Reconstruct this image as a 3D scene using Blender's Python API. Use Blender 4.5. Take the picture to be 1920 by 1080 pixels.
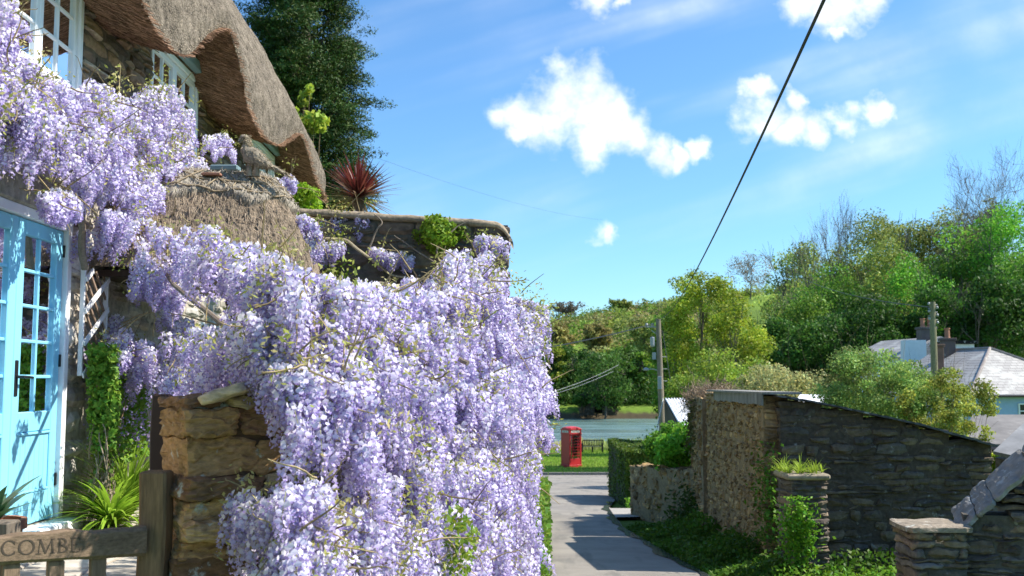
import bpy, math, random
import numpy as np
from math import radians, sin, cos, atan, atan2, pi
for o in list(bpy.data.objects): bpy.data.objects.remove(o)
scene = bpy.context.scene
COL = scene.collection
EYE = 6.4                      # eye height above the water of the creek
FPX = 1950.0
PITCH = atan(175/1950)

# ---------------------------------------------------------------- camera
cd = bpy.data.cameras.new('camera'); cam = bpy.data.objects.new('camera', cd); COL.objects.link(cam)
cd.sensor_width = 36; cd.lens = 36*FPX/1920; cd.clip_end = 5000; cd.clip_start = 0.1
cam.location = (0, 0, EYE); cam.rotation_euler = (pi/2+PITCH, 0, 0)
cd.dof.use_dof = True; cd.dof.focus_distance = 7.5; cd.dof.aperture_fstop = 4.5
scene.camera = cam

# ---------------------------------------------------------------- sun, sky, exposure
SUN_EL, SUN_PHI = radians(46), radians(3)
tosun = np.array([cos(SUN_PHI)*cos(SUN_EL), sin(SUN_PHI)*cos(SUN_EL), sin(SUN_EL)])
sd = bpy.data.lights.new('sun', 'SUN'); sun = bpy.data.objects.new('sun', sd); COL.objects.link(sun)
sd.energy = 4.9; sd.angle = radians(0.55); sd.color = (1.0, 0.93, 0.82)
from mathutils import Vector, Matrix
sun.rotation_euler = Vector(tosun).to_track_quat('Z', 'Y').to_euler()
scene.view_settings.view_transform = 'Standard'; scene.view_settings.look = 'None'
scene.view_settings.exposure = 0.85; scene.view_settings.gamma = 1
scene.render.engine = 'CYCLES'

class NT:
    """small helper to write node maths"""
    def __init__(s, tree): s.t = tree; s.n = tree.nodes; s.l = tree.links
    def node(s, typ, **kw):
        n = s.n.new(typ)
        for k, v in kw.items(): setattr(n, k, v)
        return n
    def put(s, sock, v):
        if v is None: return
        if hasattr(v, 'is_linked'): s.l.new(v, sock)
        else: sock.default_value = v
    def m(s, op, a, b=None, c=None, clamp=False):
        n = s.node('ShaderNodeMath', operation=op, use_clamp=clamp)
        s.put(n.inputs[0], a); s.put(n.inputs[1], b); s.put(n.inputs[2], c)
        return n.outputs[0]
    def vm(s, op, a, b=None, scale=None):
        n = s.node('ShaderNodeVectorMath', operation=op)
        s.put(n.inputs[0], a); s.put(n.inputs[1], b)
        if scale is not None: s.put(n.inputs['Scale'], scale)
        return n.outputs['Value'] if op in ('LENGTH', 'DISTANCE', 'DOT_PRODUCT') else n.outputs[0]
    def ramp(s, f, a, b, lo=0.0, hi=1.0, smooth=True):
        n = s.node('ShaderNodeMapRange'); n.interpolation_type = 'SMOOTHSTEP' if smooth else 'LINEAR'
        s.put(n.inputs['Value'], f); s.put(n.inputs['From Min'], a); s.put(n.inputs['From Max'], b)
        s.put(n.inputs['To Min'], lo); s.put(n.inputs['To Max'], hi)
        return n.outputs[0]
    def mix(s, f, a, b, blend='MIX'):
        n = s.node('ShaderNodeMix', data_type='RGBA', blend_type=blend)
        s.put(n.inputs[0], f)
        s.put(n.inputs[6], a if hasattr(a, 'is_linked') else (*a[:3], 1)); s.put(n.inputs[7], b if hasattr(b, 'is_linked') else (*b[:3], 1))
        return n.outputs[2]
    def noise(s, vec, scale, detail=4, rough=.55, dim='3D'):
        n = s.node('ShaderNodeTexNoise', noise_dimensions=dim)
        s.put(n.inputs['Vector'], vec); n.inputs['Scale'].default_value = scale
        n.inputs['Detail'].default_value = detail; n.inputs['Roughness'].default_value = rough
        return n.outputs[0]
    def mapping(s, vec, scale=(1,1,1), rot=(0,0,0), loc=(0,0,0)):
        n = s.node('ShaderNodeMapping'); s.put(n.inputs[0], vec)
        n.inputs['Scale'].default_value = scale; n.inputs['Rotation'].default_value = rot; n.inputs['Location'].default_value = loc
        return n.outputs[0]

def ray(px, py):
    u = (px-960)/FPX; v = (540-py)/FPX
    return np.array([u, cos(PITCH)-v*sin(PITCH), v*cos(PITCH)+sin(PITCH)])
def P(px, py, d):
    """the point that lies d metres ahead (along +Y) of the eye in that direction"""
    r = ray(px, py); r = r/r[1]*d
    return np.array([r[0], r[1], r[2]+EYE])

world = bpy.data.worlds.new('World'); scene.world = world; world.use_nodes = True
w = NT(world.node_tree); w.n.clear()
sky = w.node('ShaderNodeTexSky'); sky.sky_type = 'NISHITA'; sky.sun_disc = False
sky.sun_elevation = SUN_EL; sky.sun_rotation = atan2(tosun[0], tosun[1]); sky.altitude = 0
sky.air_density = 1.0; sky.dust_density = 0.4; sky.ozone_density = 2.0
tc = w.node('ShaderNodeTexCoord').outputs['Generated']
sep = w.node('ShaderNodeSeparateXYZ'); w.put(sep.inputs[0], tc)
ysafe = w.m('MAXIMUM', sep.outputs[1], 0.05)
cx = w.m('DIVIDE', sep.outputs[0], ysafe); cz = w.m('DIVIDE', sep.outputs[2], ysafe)
comb = w.node('ShaderNodeCombineXYZ'); w.put(comb.inputs[0], cx); w.put(comb.inputs[1], cz)
pv = comb.outputs[0]
blobs = [(1092,188,72),(1045,215,66),(1140,215,58),(990,232,52),(1180,245,46),(1225,272,40),(1110,255,52),(1268,285,26),(1318,282,26),(965,262,26),
         (1430,222,46),(1480,240,44),(1530,250,40),(1590,225,46),(1640,215,42),(1420,165,30),(1660,205,28),(1490,195,24),
         (1560,10,70),(1620,0,50),(1500,0,46),(1570,55,24),(1110,-6,44),(1170,0,20),(1138,428,24)]
def col3(sc, off):
    n_ = w.node('ShaderNodeTexNoise', noise_dimensions='3D'); w.put(n_.inputs['Vector'], w.mapping(pv, loc=off)); n_.inputs['Scale'].default_value = sc; n_.inputs['Detail'].default_value = 5; n_.inputs['Roughness'].default_value = .6
    return n_.outputs['Color']
wp = w.vm('ADD', pv, w.vm('SCALE', w.vm('SUBTRACT', col3(18, (0,0,0)), (.5,.5,.5)), scale=.065))
wp = w.vm('MULTIPLY', wp, (1,1,0))
f = None
for (bx, by, br) in blobs:
    r = ray(bx, by); c = (r[0]/r[1], r[2]/r[1], 0)
    dist = w.vm('DISTANCE', wp, c)
    v = w.m('MULTIPLY_ADD', dist, -1950.0/br/1.12, 1.0)
    f = v if f is None else w.m('MAXIMUM', f, v)
n1 = w.noise(pv, 26, 7, .55); n2 = w.noise(w.mapping(pv, (1,1,1), loc=(3,1,0)), 9, 3, .5)
f = w.m('ADD', f, w.m('MULTIPLY_ADD', n1, 2.0, -1.12))
f = w.m('ADD', f, w.m('MULTIPLY_ADD', n2, 0.9, -0.5))
cum = w.ramp(f, -0.35, 0.95)
# thin high streaks
st = w.noise(w.mapping(w.mapping(pv, rot=(0, 0, radians(-17))), (1.0, 7, 1), loc=(.3,.75,0)), 1.5, 4, .5)
st2 = w.noise(pv, 3.2, 3, .5)
streak = w.m('MULTIPLY', w.ramp(st, .42, .76), w.ramp(st2, .32, .62))
streak = w.m('MULTIPLY', streak, .62)
# a broad veil low on the right and at the top
skycol = w.vm('MULTIPLY', sky.outputs[0], (0.65, 0.98, 1.22))
gate = w.ramp(sep.outputs[1], 0.05, 0.25)
mask = w.m('MULTIPLY', w.m('MAXIMUM', cum, streak), gate, clamp=True)
shade = w.ramp(w.noise(w.mapping(pv, loc=(.02, .03, 0)), 16, 4, .6), .3, .7)
ccol = w.mix(shade, (5.6, 6.1, 6.9), (9.0, 9.0, 8.9))
fin = w.mix(mask, skycol, ccol)
bg = w.node('ShaderNodeBackground'); w.put(bg.inputs[0], fin); bg.inputs[1].default_value = 0.10
out = w.node('ShaderNodeOutputWorld'); w.l.new(bg.outputs[0], out.inputs[0])

# ---------------------------------------------------------------- helpers
RS = np.random.RandomState
def tag(o, label=None, cat=None, group=None, kind=None):
    if label: o['label'] = label
    if cat: o['category'] = cat
    if group: o['group'] = group
    if kind: o['kind'] = kind
    return o
def link(o, parent=None):
    COL.objects.link(o)
    if parent is not None: o.parent = parent
    return o
def empty(name, loc=(0,0,0), rz=0):
    o = bpy.data.objects.new(name, None); COL.objects.link(o); o.location = loc; o.rotation_euler = (0,0,rz); return o
def mesh(name, V, F, mat=None, parent=None, col=None, smooth=False, origin=None):
    """V (n,3); F an array or list of arrays (m,k); col (n,3) point colours. World coordinates; parent must sit anywhere (handled)."""
    V = np.asarray(V, dtype=np.float64)
    if not isinstance(F, list) or (len(F) and not isinstance(F[0], np.ndarray)): F = [np.asarray(F)]
    F = [f for f in F if len(f)]
    if origin is None:
        origin = np.array([V[:,0].mean(), V[:,1].mean(), V[:,2].min()])
    if parent is not None: origin = np.zeros(3); Vl = V - world_loc(parent)
    else: Vl = V - origin
    me = bpy.data.meshes.new(name)
    me.vertices.add(len(V)); me.vertices.foreach_set('co', Vl.astype(np.float32).ravel())
    nl = sum(f.size for f in F); npoly = sum(len(f) for f in F)
    me.loops.add(nl); me.polygons.add(npoly)
    me.loops.foreach_set('vertex_index', np.concatenate([f.ravel() for f in F]).astype(np.int32))
    tot = np.concatenate([np.full(len(f), f.shape[1], dtype=np.int32) for f in F])
    start = np.concatenate([[0], np.cumsum(tot)[:-1]]).astype(np.int32)
    me.polygons.foreach_set('loop_start', start); me.polygons.foreach_set('loop_total', tot)
    me.polygons.foreach_set('use_smooth', np.full(npoly, bool(smooth)))
    me.update(calc_edges=True); me.validate()
    if col is not None:
        ca = me.color_attributes.new('Col', 'FLOAT_COLOR', 'POINT')
        c4 = np.ones((len(V), 4), dtype=np.float32); c4[:, :3] = col
        ca.data.foreach_set('color', c4.ravel())
    if mat: me.materials.append(mat)
    o = bpy.data.objects.new(name, me); link(o, parent)
    if parent is None: o.location = origin
    return o
def world_loc(o):
    l = np.zeros(3)
    while o is not None: l = l + np.array(o.location); o = o.parent
    return l

def lat(ix, iy, iz, seed):
    h = (ix.astype(np.int64)*374761393 + iy.astype(np.int64)*668265263 + iz.astype(np.int64)*2147483647 + seed*1274126177) & 0xffffffff
    h = ((h ^ (h >> 13))*1274126177) & 0xffffffff
    return ((h ^ (h >> 16)) & 0xffffff)/float(0xffffff)
def vnoise(p, scale=1.0, seed=0, octaves=1):
    p = np.asarray(p, dtype=np.float64)*scale; tot = 0; amp = 1; s = 0
    for o in range(octaves):
        q = p*(2**o); i = np.floor(q).astype(np.int64); fr = q-i; fr = fr*fr*(3-2*fr); r = 0
        for a in (0,1):
            for b in (0,1):
                for c in (0,1):
                    wgt = (fr[...,0] if a else 1-fr[...,0])*(fr[...,1] if b else 1-fr[...,1])*(fr[...,2] if c else 1-fr[...,2])
                    r = r + wgt*lat(i[...,0]+a, i[...,1]+b, i[...,2]+c, seed+o*17)
        tot = tot + (r-.5)*amp; s += amp*.5; amp *= .5
    return tot/s       # about -1..1
def sm(a, b, x):
    t = np.clip((np.asarray(x, dtype=float)-a)/(b-a), 0, 1); return t*t*(3-2*t)

class MB:
    """collects shapes into one mesh"""
    def __init__(s): s.V = []; s.F = {}; s.C = []; s.n = 0
    def add(s, V, F, col=None):
        V = np.asarray(V, dtype=float)
        for f in (F if isinstance(F, list) and isinstance(F[0], np.ndarray) else [np.asarray(F)]):
            s.F.setdefault(f.shape[1], []).append(f+s.n)
        s.V.append(V); s.n += len(V)
        c = np.ones((len(V), 3)) if col is None else np.broadcast_to(np.asarray(col, dtype=float), (len(V), 3))
        s.C.append(c); return s
    def box(s, lo, hi, col=None, frame=None, bev=0.0):
        lo = np.minimum(lo, hi); hi = np.maximum(lo, hi) if False else np.maximum(np.asarray(hi), lo)
        x0,y0,z0 = lo; x1,y1,z1 = hi
        b = min(bev, (x1-x0)*.45, (y1-y0)*.45, (z1-z0)*.45)
        if b <= 0:
            V = np.array([[x0,y0,z0],[x1,y0,z0],[x1,y1,z0],[x0,y1,z0],[x0,y0,z1],[x1,y0,z1],[x1,y1,z1],[x0,y1,z1]])
            F = np.array([[0,3,2,1],[4,5,6,7],[0,1,5,4],[1,2,6,5],[2,3,7,6],[3,0,4,7]])
            if frame is not None: V = frame(V)
            return s.add(V, F, col)
        c = (np.array(lo)+hi)/2; h = (np.array(hi)-lo)/2
        V = []; idx = {}
        for sx in (-1,1):
            for sy in (-1,1):
                for sz in (-1,1):
                    for ax in range(3):
                        q = h.copy()
                        for a2 in range(3):
                            if a2 != ax: q[a2] -= b
                        idx[(sx,sy,sz,ax)] = len(V); V.append(c+q*np.array([sx,sy,sz]))
        F4 = []; F3 = []
        for ax in range(3):
            a1, a2 = (ax+1)%3, (ax+2)%3
            for sg in (-1,1):
                quad = []
                for (p, q) in ((-1,-1),(1,-1),(1,1),(-1,1)):
                    k = [0,0,0]; k[ax] = sg; k[a1] = p; k[a2] = q; quad.append(idx[(*k, ax)])
                F4.append(quad if sg > 0 else quad[::-1])
                # edge strips
            for (p, q) in ((-1,-1),(1,-1),(1,1),(-1,1)):
                k0 = [0,0,0]; k1 = [0,0,0]; k0[ax] = -1; k1[ax] = 1
                k0[a1] = k1[a1] = p; k0[a2] = k1[a2] = q
                qd = [idx[(*k0, a1)], idx[(*k1, a1)], idx[(*k1, a2)], idx[(*k0, a2)]]
                F4.append(qd if p*q < 0 else qd[::-1])
        for sx in (-1,1):
            for sy in (-1,1):
                for sz in (-1,1):
                    t = [idx[(sx,sy,sz,0)], idx[(sx,sy,sz,1)], idx[(sx,sy,sz,2)]]
                    F3.append(t if sx*sy*sz > 0 else t[::-1])
        V = np.array(V)
        if frame is not None: V = frame(V)
        return s.add(V, [np.array(F4), np.array(F3)], col)
    def frusta(s, P0, P1, R0, R1, sides=5, col=None):
        P0 = np.atleast_2d(P0).astype(float); P1 = np.atleast_2d(P1).astype(float); n = len(P0)
        R0 = np.broadcast_to(np.asarray(R0, dtype=float), (n,)); R1 = np.broadcast_to(np.asarray(R1, dtype=float), (n,))
        d = P1-P0; d = d/(np.linalg.norm(d, axis=1, keepdims=True)+1e-9)
        ref = np.where(np.abs(d[:, 2:3]) > .9, np.array([[1.,0,0]]), np.array([[0,0,1.]]))
        a = np.cross(d, ref); a /= np.linalg.norm(a, axis=1, keepdims=True); b = np.cross(d, a)
        V = np.zeros((n, 2, sides, 3))
        for k in range(sides):
            th = 2*pi*k/sides; o = a*cos(th)+b*sin(th)
            V[:,0,k] = P0+o*R0[:,None]; V[:,1,k] = P1+o*R1[:,None]
        base = (np.arange(n)*2*sides)[:,None]; F = []
        for k in range(sides):
            k2 = (k+1) % sides; F.append(base+np.array([[k, k2, sides+k2, sides+k]]))
        cl = None if col is None else (np.repeat(col, 2*sides, axis=0) if np.ndim(col) == 2 else col)
        return s.add(V.reshape(-1, 3), np.concatenate(F), cl)
    def tube(s, pts, rad, sides=8, col=None, caps=True):
        pts = np.asarray(pts, dtype=float); n = len(pts); rad = np.broadcast_to(np.asarray(rad, dtype=float), (n,))
        t = np.gradient(pts, axis=0); t /= np.linalg.norm(t, axis=1, keepdims=True)+1e-9
        ref = np.array([0,0,1.]) if abs(t[0,2]) < .9 else np.array([1.,0,0]); V = []
        a = np.cross(t[0], ref); a /= np.linalg.norm(a)
        for i in range(n):
            a = a-t[i]*np.dot(a, t[i]); a /= np.linalg.norm(a)+1e-9; b = np.cross(t[i], a)
            for k in range(sides):
                th = 2*pi*k/sides; V.append(pts[i]+rad[i]*(a*cos(th)+b*sin(th)))
        F = [[i*sides+k, i*sides+(k+1)%sides, (i+1)*sides+(k+1)%sides, (i+1)*sides+k] for i in range(n-1) for k in range(sides)]
        F = [np.array(F)]
        if caps: F += [np.array([list(range(sides))[::-1]]), np.array([[(n-1)*sides+k for k in range(sides)]])]
        return s.add(V, F, col)
    def prism(s, poly, d, col=None, frame=None):
        """poly: list of 3D points (planar), extruded by vector d"""
        poly = np.asarray(poly, dtype=float); n = len(poly); V = np.concatenate([poly, poly+np.asarray(d)])
        F = [np.array([[i, (i+1)%n, n+(i+1)%n, n+i] for i in range(n)]), np.array([list(range(n))[::-1]]), np.array([[n+i for i in range(n)]])]
        if frame is not None: V = frame(V)
        return s.add(V, F, col)
    def lathe(s, prof, c, sides=16, col=None):
        V = []; n = len(prof)
        for (r, z) in prof:
            for k in range(sides): V.append([c[0]+r*cos(2*pi*k/sides), c[1]+r*sin(2*pi*k/sides), c[2]+z])
        F = [[i*sides+k, i*sides+(k+1)%sides, (i+1)*sides+(k+1)%sides, (i+1)*sides+k] for i in range(n-1) for k in range(sides)]
        return s.add(V, np.array(F), col)
    def build(s, name, mat, parent=None, smooth=False, usecol=True, origin=None):
        V = np.concatenate(s.V); F = [np.concatenate(v) for v in s.F.values()]
        return mesh(name, V, F, mat, parent, np.concatenate(s.C) if usecol else None, smooth, origin)

# ---------------------------------------------------------------- materials
MATS = {}
def base_mat(name):
    m = bpy.data.materials.new(name); m.use_nodes = True
    t = NT(m.node_tree); b = m.node_tree.nodes['Principled BSDF']; return m, t, b
def attr(t):
    n = t.node('ShaderNodeAttribute'); n.attribute_name = 'Col'; return n.outputs['Color']
def objco(t): return t.node('ShaderNodeNewGeometry').outputs['Position']
def bump(t, b, h, strength=.5, dist=.01):
    n = t.node('ShaderNodeBump'); n.inputs['Strength'].default_value = strength; n.inputs['Distance'].default_value = dist
    t.put(n.inputs['Height'], h); t.l.new(n.outputs[0], b.inputs['Normal'])
def leaf_mat(name, transl=.35, rough=.55, tint=(1,1,1), spec=.25):
    m, t, b = base_mat(name)
    c = t.mix(1.0, attr(t), tint, 'MULTIPLY')
    t.put(b.inputs['Base Color'], c); b.inputs['Roughness'].default_value = rough; b.inputs['Specular IOR Level'].default_value = spec
    tr = t.node('ShaderNodeBsdfTranslucent'); t.put(tr.inputs[0], c)
    mx = t.node('ShaderNodeMixShader'); mx.inputs[0].default_value = transl
    t.l.new(b.outputs[0], mx.inputs[1]); t.l.new(tr.outputs[0], mx.inputs[2])
    t.l.new(mx.outputs[0], m.node_tree.nodes['Material Output'].inputs[0]); return m
def rough_mat(name, scale=30, var=.35, rough=.85, bstr=.6, bdist=.01, col=None, spots=None, spotscale=14, spotthr=(.66,.74), spec=.3, stretch=(1,1,1), detail=6):
    """colour attribute (or col) times fractal variation, bump, optional lichen spots"""
    m, t, b = base_mat(name); p = t.mapping(objco(t), stretch)
    n = t.noise(p, scale, detail, .6); n2 = t.noise(p, scale*.17, 3, .5)
    v = t.m('ADD', t.ramp(n, .25, .75, 1-var, 1+var, False), t.ramp(n2, .3, .7, -var*.5, var*.5, False))
    base = attr(t) if col is None else t.mix(0.0, col, col)
    cc = t.node('ShaderNodeCombineXYZ'); [t.put(cc.inputs[i], v) for i in range(3)]
    c = t.mix(1.0, base, cc.outputs[0], 'MULTIPLY')
    if spots:
        sp = t.ramp(t.noise(objco(t), spotscale, 5, .65), spotthr[0], spotthr[1])
        c = t.mix(t.m('MULTIPLY', sp, .85), c, spots)
    t.put(b.inputs['Base Color'], c); b.inputs['Roughness'].default_value = rough; b.inputs['Specular IOR Level'].default_value = spec
    bump(t, b, n, bstr, bdist); return m
def paint_mat(name, col, rough=.4, var=.06, spec=.4, wear=None):
    m, t, b = base_mat(name); n = t.noise(objco(t), 7, 5, .6)
    c = t.mix(n, tuple(x*(1-var*2) for x in col), tuple(min(1, x*(1+var*2)) for x in col))
    if wear: c = t.mix(t.ramp(t.noise(objco(t), 30, 5, .7), .66, .74), c, wear)
    t.put(b.inputs['Base Color'], c); b.inputs['Roughness'].default_value = rough; b.inputs['Specular IOR Level'].default_value = spec
    bump(t, b, t.noise(objco(t), 60, 3, .5), .1, .003); return m

M = {}
M['leaf'] = leaf_mat('leaf', .4, tint=(1.08,1.15,.85))
M['leaf_gloss'] = leaf_mat('glossy_leaf', .25, .35, spec=.5)
M['petal'] = leaf_mat('petal', .42, .6, spec=.15)
M['needle'] = leaf_mat('needle', .12, .6)
M['bark'] = rough_mat('bark', 25, .4, .9, .8, .02)
M['twig'] = rough_mat('twig_bark', 60, .3, .85, .5, .005)
M['stone'] = rough_mat('slate_rubble', 16, .42, .88, .9, .018, spots=(.42,.43,.38), spotthr=(.65,.76))
M['stone_near'] = rough_mat('near_rubble', 22, .45, .9, 1.0, .02, spots=(.52,.54,.48), spotscale=9, spotthr=(.60,.68), stretch=(1,1,2.2), detail=9)
M['stone_dark'] = rough_mat('dark_rubble', 18, .45, .92, 1.0, .02, spots=(.30,.31,.29), spotscale=8, spotthr=(.62,.74))
M['mortar'] = rough_mat('mortar', 40, .3, .95, .8, .01)
M['thatch'] = rough_mat('cut_thatch', 55, .85, .95, 1.0, .035, detail=5, spec=.1)
M['thatch_under'] = rough_mat('thatch_underside', 20, .55, .95, 1.0, .03, stretch=(5,1.0,1.6), spec=.1)
M['thatch_face'] = rough_mat('thatch_face', 26, .6, .95, 1.0, .03, stretch=(3.5,3.5,.55), spec=.1)
M['wood'] = rough_mat('weathered_oak', 9, .4, .85, .7, .006, stretch=(1.0,6,10), spec=.2)
M['wood_v'] = rough_mat('weathered_post', 9, .4, .85, .7, .006, stretch=(8,8,1.0), spec=.2)
M['darkwood'] = paint_mat('dark_brown_timber', (.035,.017,.013), .6)
M['white'] = paint_mat('white_paint', (.80,.82,.84), .45)
M['cyan'] = paint_mat('turquoise_paint', (.24,.62,.82), .38, .04)
M['lead'] = paint_mat('blue_grey_board', (.16,.24,.27), .6)
M['black'] = paint_mat('black_iron', (.012,.012,.013), .4)
M['red'] = paint_mat('red_paint', (.50,.028,.032), .35)
M['slate'] = rough_mat('slate_roof', 3, .3, .7, .5, .01, spots=(.42,.42,.38), spotscale=3, spotthr=(.6,.7))
M['render_blue'] = paint_mat('pale_blue_render', (.33,.46,.66), .8)
M['render_white'] = paint_mat('white_render', (.62,.68,.74), .8)
M['metal'] = paint_mat('weathered_zinc', (.34,.35,.37), .45)
M['cable'] = paint_mat('black_cable', (.012,.018,.022), .6)
M['interior'] = paint_mat('dark_room', (.05,.045,.04), .9)
M['curtain'] = paint_mat('white_curtain', (.7,.7,.68), .9)
M['clay'] = paint_mat('terracotta', (.34,.16,.10), .8)
M['straw'] = rough_mat('bundled_straw', 45, .5, .95, .9, .01, stretch=(1,1,1))
def glass(name, tint=(.35,.42,.5), tr=.45):
    m, t, b = base_mat(name)
    gl = t.node('ShaderNodeBsdfGlossy'); gl.inputs['Roughness'].default_value = .03; gl.inputs[0].default_value = (.9,.95,1,1)
    tp = t.node('ShaderNodeBsdfTransparent'); tp.inputs[0].default_value = (.82,.86,.88,1)
    fr = t.node('ShaderNodeFresnel'); fr.inputs[0].default_value = 1.42
    mx = t.node('ShaderNodeMixShader'); t.put(mx.inputs[0], t.m('MULTIPLY_ADD', fr.outputs[0], 1.0, .03, clamp=True))
    t.l.new(tp.outputs[0], mx.inputs[1]); t.l.new(gl.outputs[0], mx.inputs[2])
    t.l.new(mx.outputs[0], m.node_tree.nodes['Material Output'].inputs[0]); return m
M['glass'] = glass('window_glass')

# ---------------------------------------------------------------- terrain
def road_z(Y):
    Y = np.asarray(Y, dtype=float)
    return np.where(Y < 58, EYE-1.65-.0605*Y, EYE-1.65-.0605*58-.0*(Y-58))
def road_edges(Y):
    L = np.interp(Y, [-20,0,13,20,33,42,48,52], [-.4,-.2,.36,.56,1.0,1.25,1.3,-1.0])
    R = np.interp(Y, [-20,0,13,16.3,21,27,31,40,47,52,58], [2.6,2.6,2.47,2.32,2.2,2.5,3.0,3.9,4.7,6.0,14.0])
    return L, R
def terr(X, Y):
    X = np.asarray(X, dtype=float); Y = np.asarray(Y, dtype=float)
    h = road_z(Y)
    h = np.where(Y > 58, EYE-5.16, h)
    # shore and creek bed
    shore = sm(80, 92, Y)
    h = h*(1-shore)+(-.9)*shore
    # far bank
    fb = 171+6*np.sin(X*.021+1)+2.5*np.sin(X*.09)
    bank = sm(fb, fb+3.5, Y)
    far = 1.7 + sm(178, 350, Y)**.8*np.clip(22+(X-14)*.16, 14, 42) - sm(400, 900, Y)*9
    far = far + .8*vnoise(np.stack([X, Y, X*0], -1), .03, 5, 2)*sm(180, 260, Y)
    h = h*(1-bank)+far*bank
    # wooded slope on the right
    wr = sm(55, 110, Y)*(1-sm(112, 190, Y))
    h = h + wr*24*sm(13, 78, X)
    # low ground by the lane's right side, rough verge
    h = h + .12*vnoise(np.stack([X, Y, X*0], -1), .5, 9, 2)*sm(3.5, 8, np.abs(X-1.4))*(1-sm(60, 70, Y))
    return h
def gaxis(parts):
    out = [];
    for (a, b, n) in parts: out += list(np.linspace(a, b, n, endpoint=False))
    return np.array(out+[parts[-1][1]])
gx = gaxis([(-900,-120,20),(-120,-12,27),(-12,14,80),(14,130,90),(130,900,40)])
gy = gaxis([(-40,5,18),(5,70,110),(70,215,170),(215,460,80),(460,1600,20)])
GX, GY = np.meshgrid(gx, gy); GZ = terr(GX, GY)-.03
nx, ny = len(gx), len(gy)
idx = np.arange(nx*ny).reshape(ny, nx)
GF = np.stack([idx[:-1,:-1], idx[:-1,1:], idx[1:,1:], idx[1:,:-1]], -1).reshape(-1, 4)
m, t, b = base_mat('ground')
pos = objco(t); n = t.noise(pos, .9, 7, .65); n2 = t.noise(pos, .06, 4, .6); n3 = t.noise(pos, 14, 3, .6)
grass = t.mix(t.ramp(n, .3, .7), (.15,.25,.035), (.24,.35,.055))
grass = t.mix(t.ramp(n2, .45, .62), grass, (.13,.20,.04))
grass = t.mix(t.m('MULTIPLY', n3, .35), grass, (.05,.10,.01))
se = t.node('ShaderNodeSeparateXYZ'); t.put(se.inputs[0], pos)
nz = t.node('ShaderNodeSeparateXYZ'); t.put(nz.inputs[0], t.node('ShaderNodeNewGeometry').outputs['Normal'])
mud = t.mix(n, (.05,.04,.025), (.16,.13,.08))
lev = t.m('ADD', se.outputs[2], t.m('MULTIPLY_ADD', n, 1.2, -.6))
low = t.ramp(lev, 1.35, .75)
c = t.mix(low, grass, mud)
t.put(b.inputs['Base Color'], c); b.inputs['Roughness'].default_value = .95; b.inputs['Specular IOR Level'].default_value = .1
bump(t, b, t.m('ADD', n, n3), .8, .12)
ground = mesh('ground', np.stack([GX, GY, GZ], -1).reshape(-1, 3), GF, m, smooth=True, origin=np.zeros(3))
tag(ground, 'green grassy land falling to the creek and rising into hills', 'ground', kind='structure')

# water
m, t, b = base_mat('creek_water')
pos = objco(t); wv = t.noise(t.mapping(pos, (.25, 1.0, 1)), 1.6, 5, .6)
t.put(b.inputs['Base Color'], t.mix(t.ramp(wv, .35, .65), (.075,.145,.135), (.15,.235,.22))); t.put(b.inputs['Roughness'], t.ramp(t.noise(t.mapping(pos, (.04,.3,1)), 1, 4, .6), .4, .6, .08, .35))
b.inputs['IOR'].default_value = 1.33
bump(t, b, wv, .8, .2)
wt = mesh('creek_water', [[-500,60,0],[300,60,0],[300,260,0],[-500,260,0]], np.array([[0,1,2,3]]), m, origin=np.zeros(3))
tag(wt, 'calm green tidal creek water behind the green', 'water', kind='structure')

# road
Ys = np.concatenate([np.linspace(-12, 52, 520)]); L, R = road_edges(Ys); nW = 14; e_ = np.stack([Ys, Ys*0, Ys*0], -1); R = R+.07*vnoise(e_, 1.3, 3, 4); L = L+.05*vnoise(e_, 1.3, 8, 4)
RX = np.array([np.linspace(a, c, nW) for a, c in zip(L, R)]); RY = np.repeat(Ys[:,None], nW, 1)
RZ = road_z(RY)+.045 + .02*np.sin(np.linspace(0, pi, nW))[None,:]
V = np.stack([RX, RY, RZ], -1).reshape(-1, 3); ii = np.arange(len(Ys)*nW).reshape(len(Ys), nW)
F = np.stack([ii[:-1,:-1], ii[:-1,1:], ii[1:,1:], ii[1:,:-1]], -1).reshape(-1, 4)
mA, t, b = base_mat('asphalt')
pos = objco(t); n = t.noise(pos, 1.1, 5, .6); nf = t.noise(pos, 90, 3, .7); nm = t.noise(t.mapping(pos, (3,.5,1)), 1.0, 4, .6)
c = t.mix(t.ramp(n, .3, .7), (.185,.165,.142), (.27,.245,.208))
c = t.mix(t.m('MULTIPLY', t.ramp(nf, .45, .75), .5), c, (.36,.35,.33))
c = t.mix(t.m('MULTIPLY', t.ramp(nm, .52, .66), .5), c, (.11,.108,.10))
vo = t.node('ShaderNodeTexVoronoi', feature='DISTANCE_TO_EDGE'); vo.inputs['Scale'].default_value = 1.7; nv_ = t.node('ShaderNodeTexNoise'); t.put(nv_.inputs['Vector'], pos); nv_.inputs['Scale'].default_value = 2.2; nv_.inputs['Detail'].default_value = 4
t.put(vo.inputs['Vector'], t.vm('ADD', pos, t.vm('SCALE', nv_.outputs['Color'], scale=.55)))
crk = t.m('MULTIPLY', t.ramp(vo.outputs[0], .018, .002), t.ramp(t.noise(pos, .7, 3, .6), .54, .66)); c = t.mix(t.m('MULTIPLY', crk, .4), c, (.10,.098,.09))
c = t.mix(t.m('MULTIPLY', t.ramp(t.noise(pos, 5, 6, .7), .62, .74), .5), c, (.36,.33,.27))
t.put(b.inputs['Base Color'], c); b.inputs['Roughness'].default_value = .85; bump(t, b, nf, .5, .01)
road = mesh('road', V, F, mA, smooth=True, origin=np.zeros(3)); tag(road, 'narrow grey lane running down to the creek', 'road', kind='structure')
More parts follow.
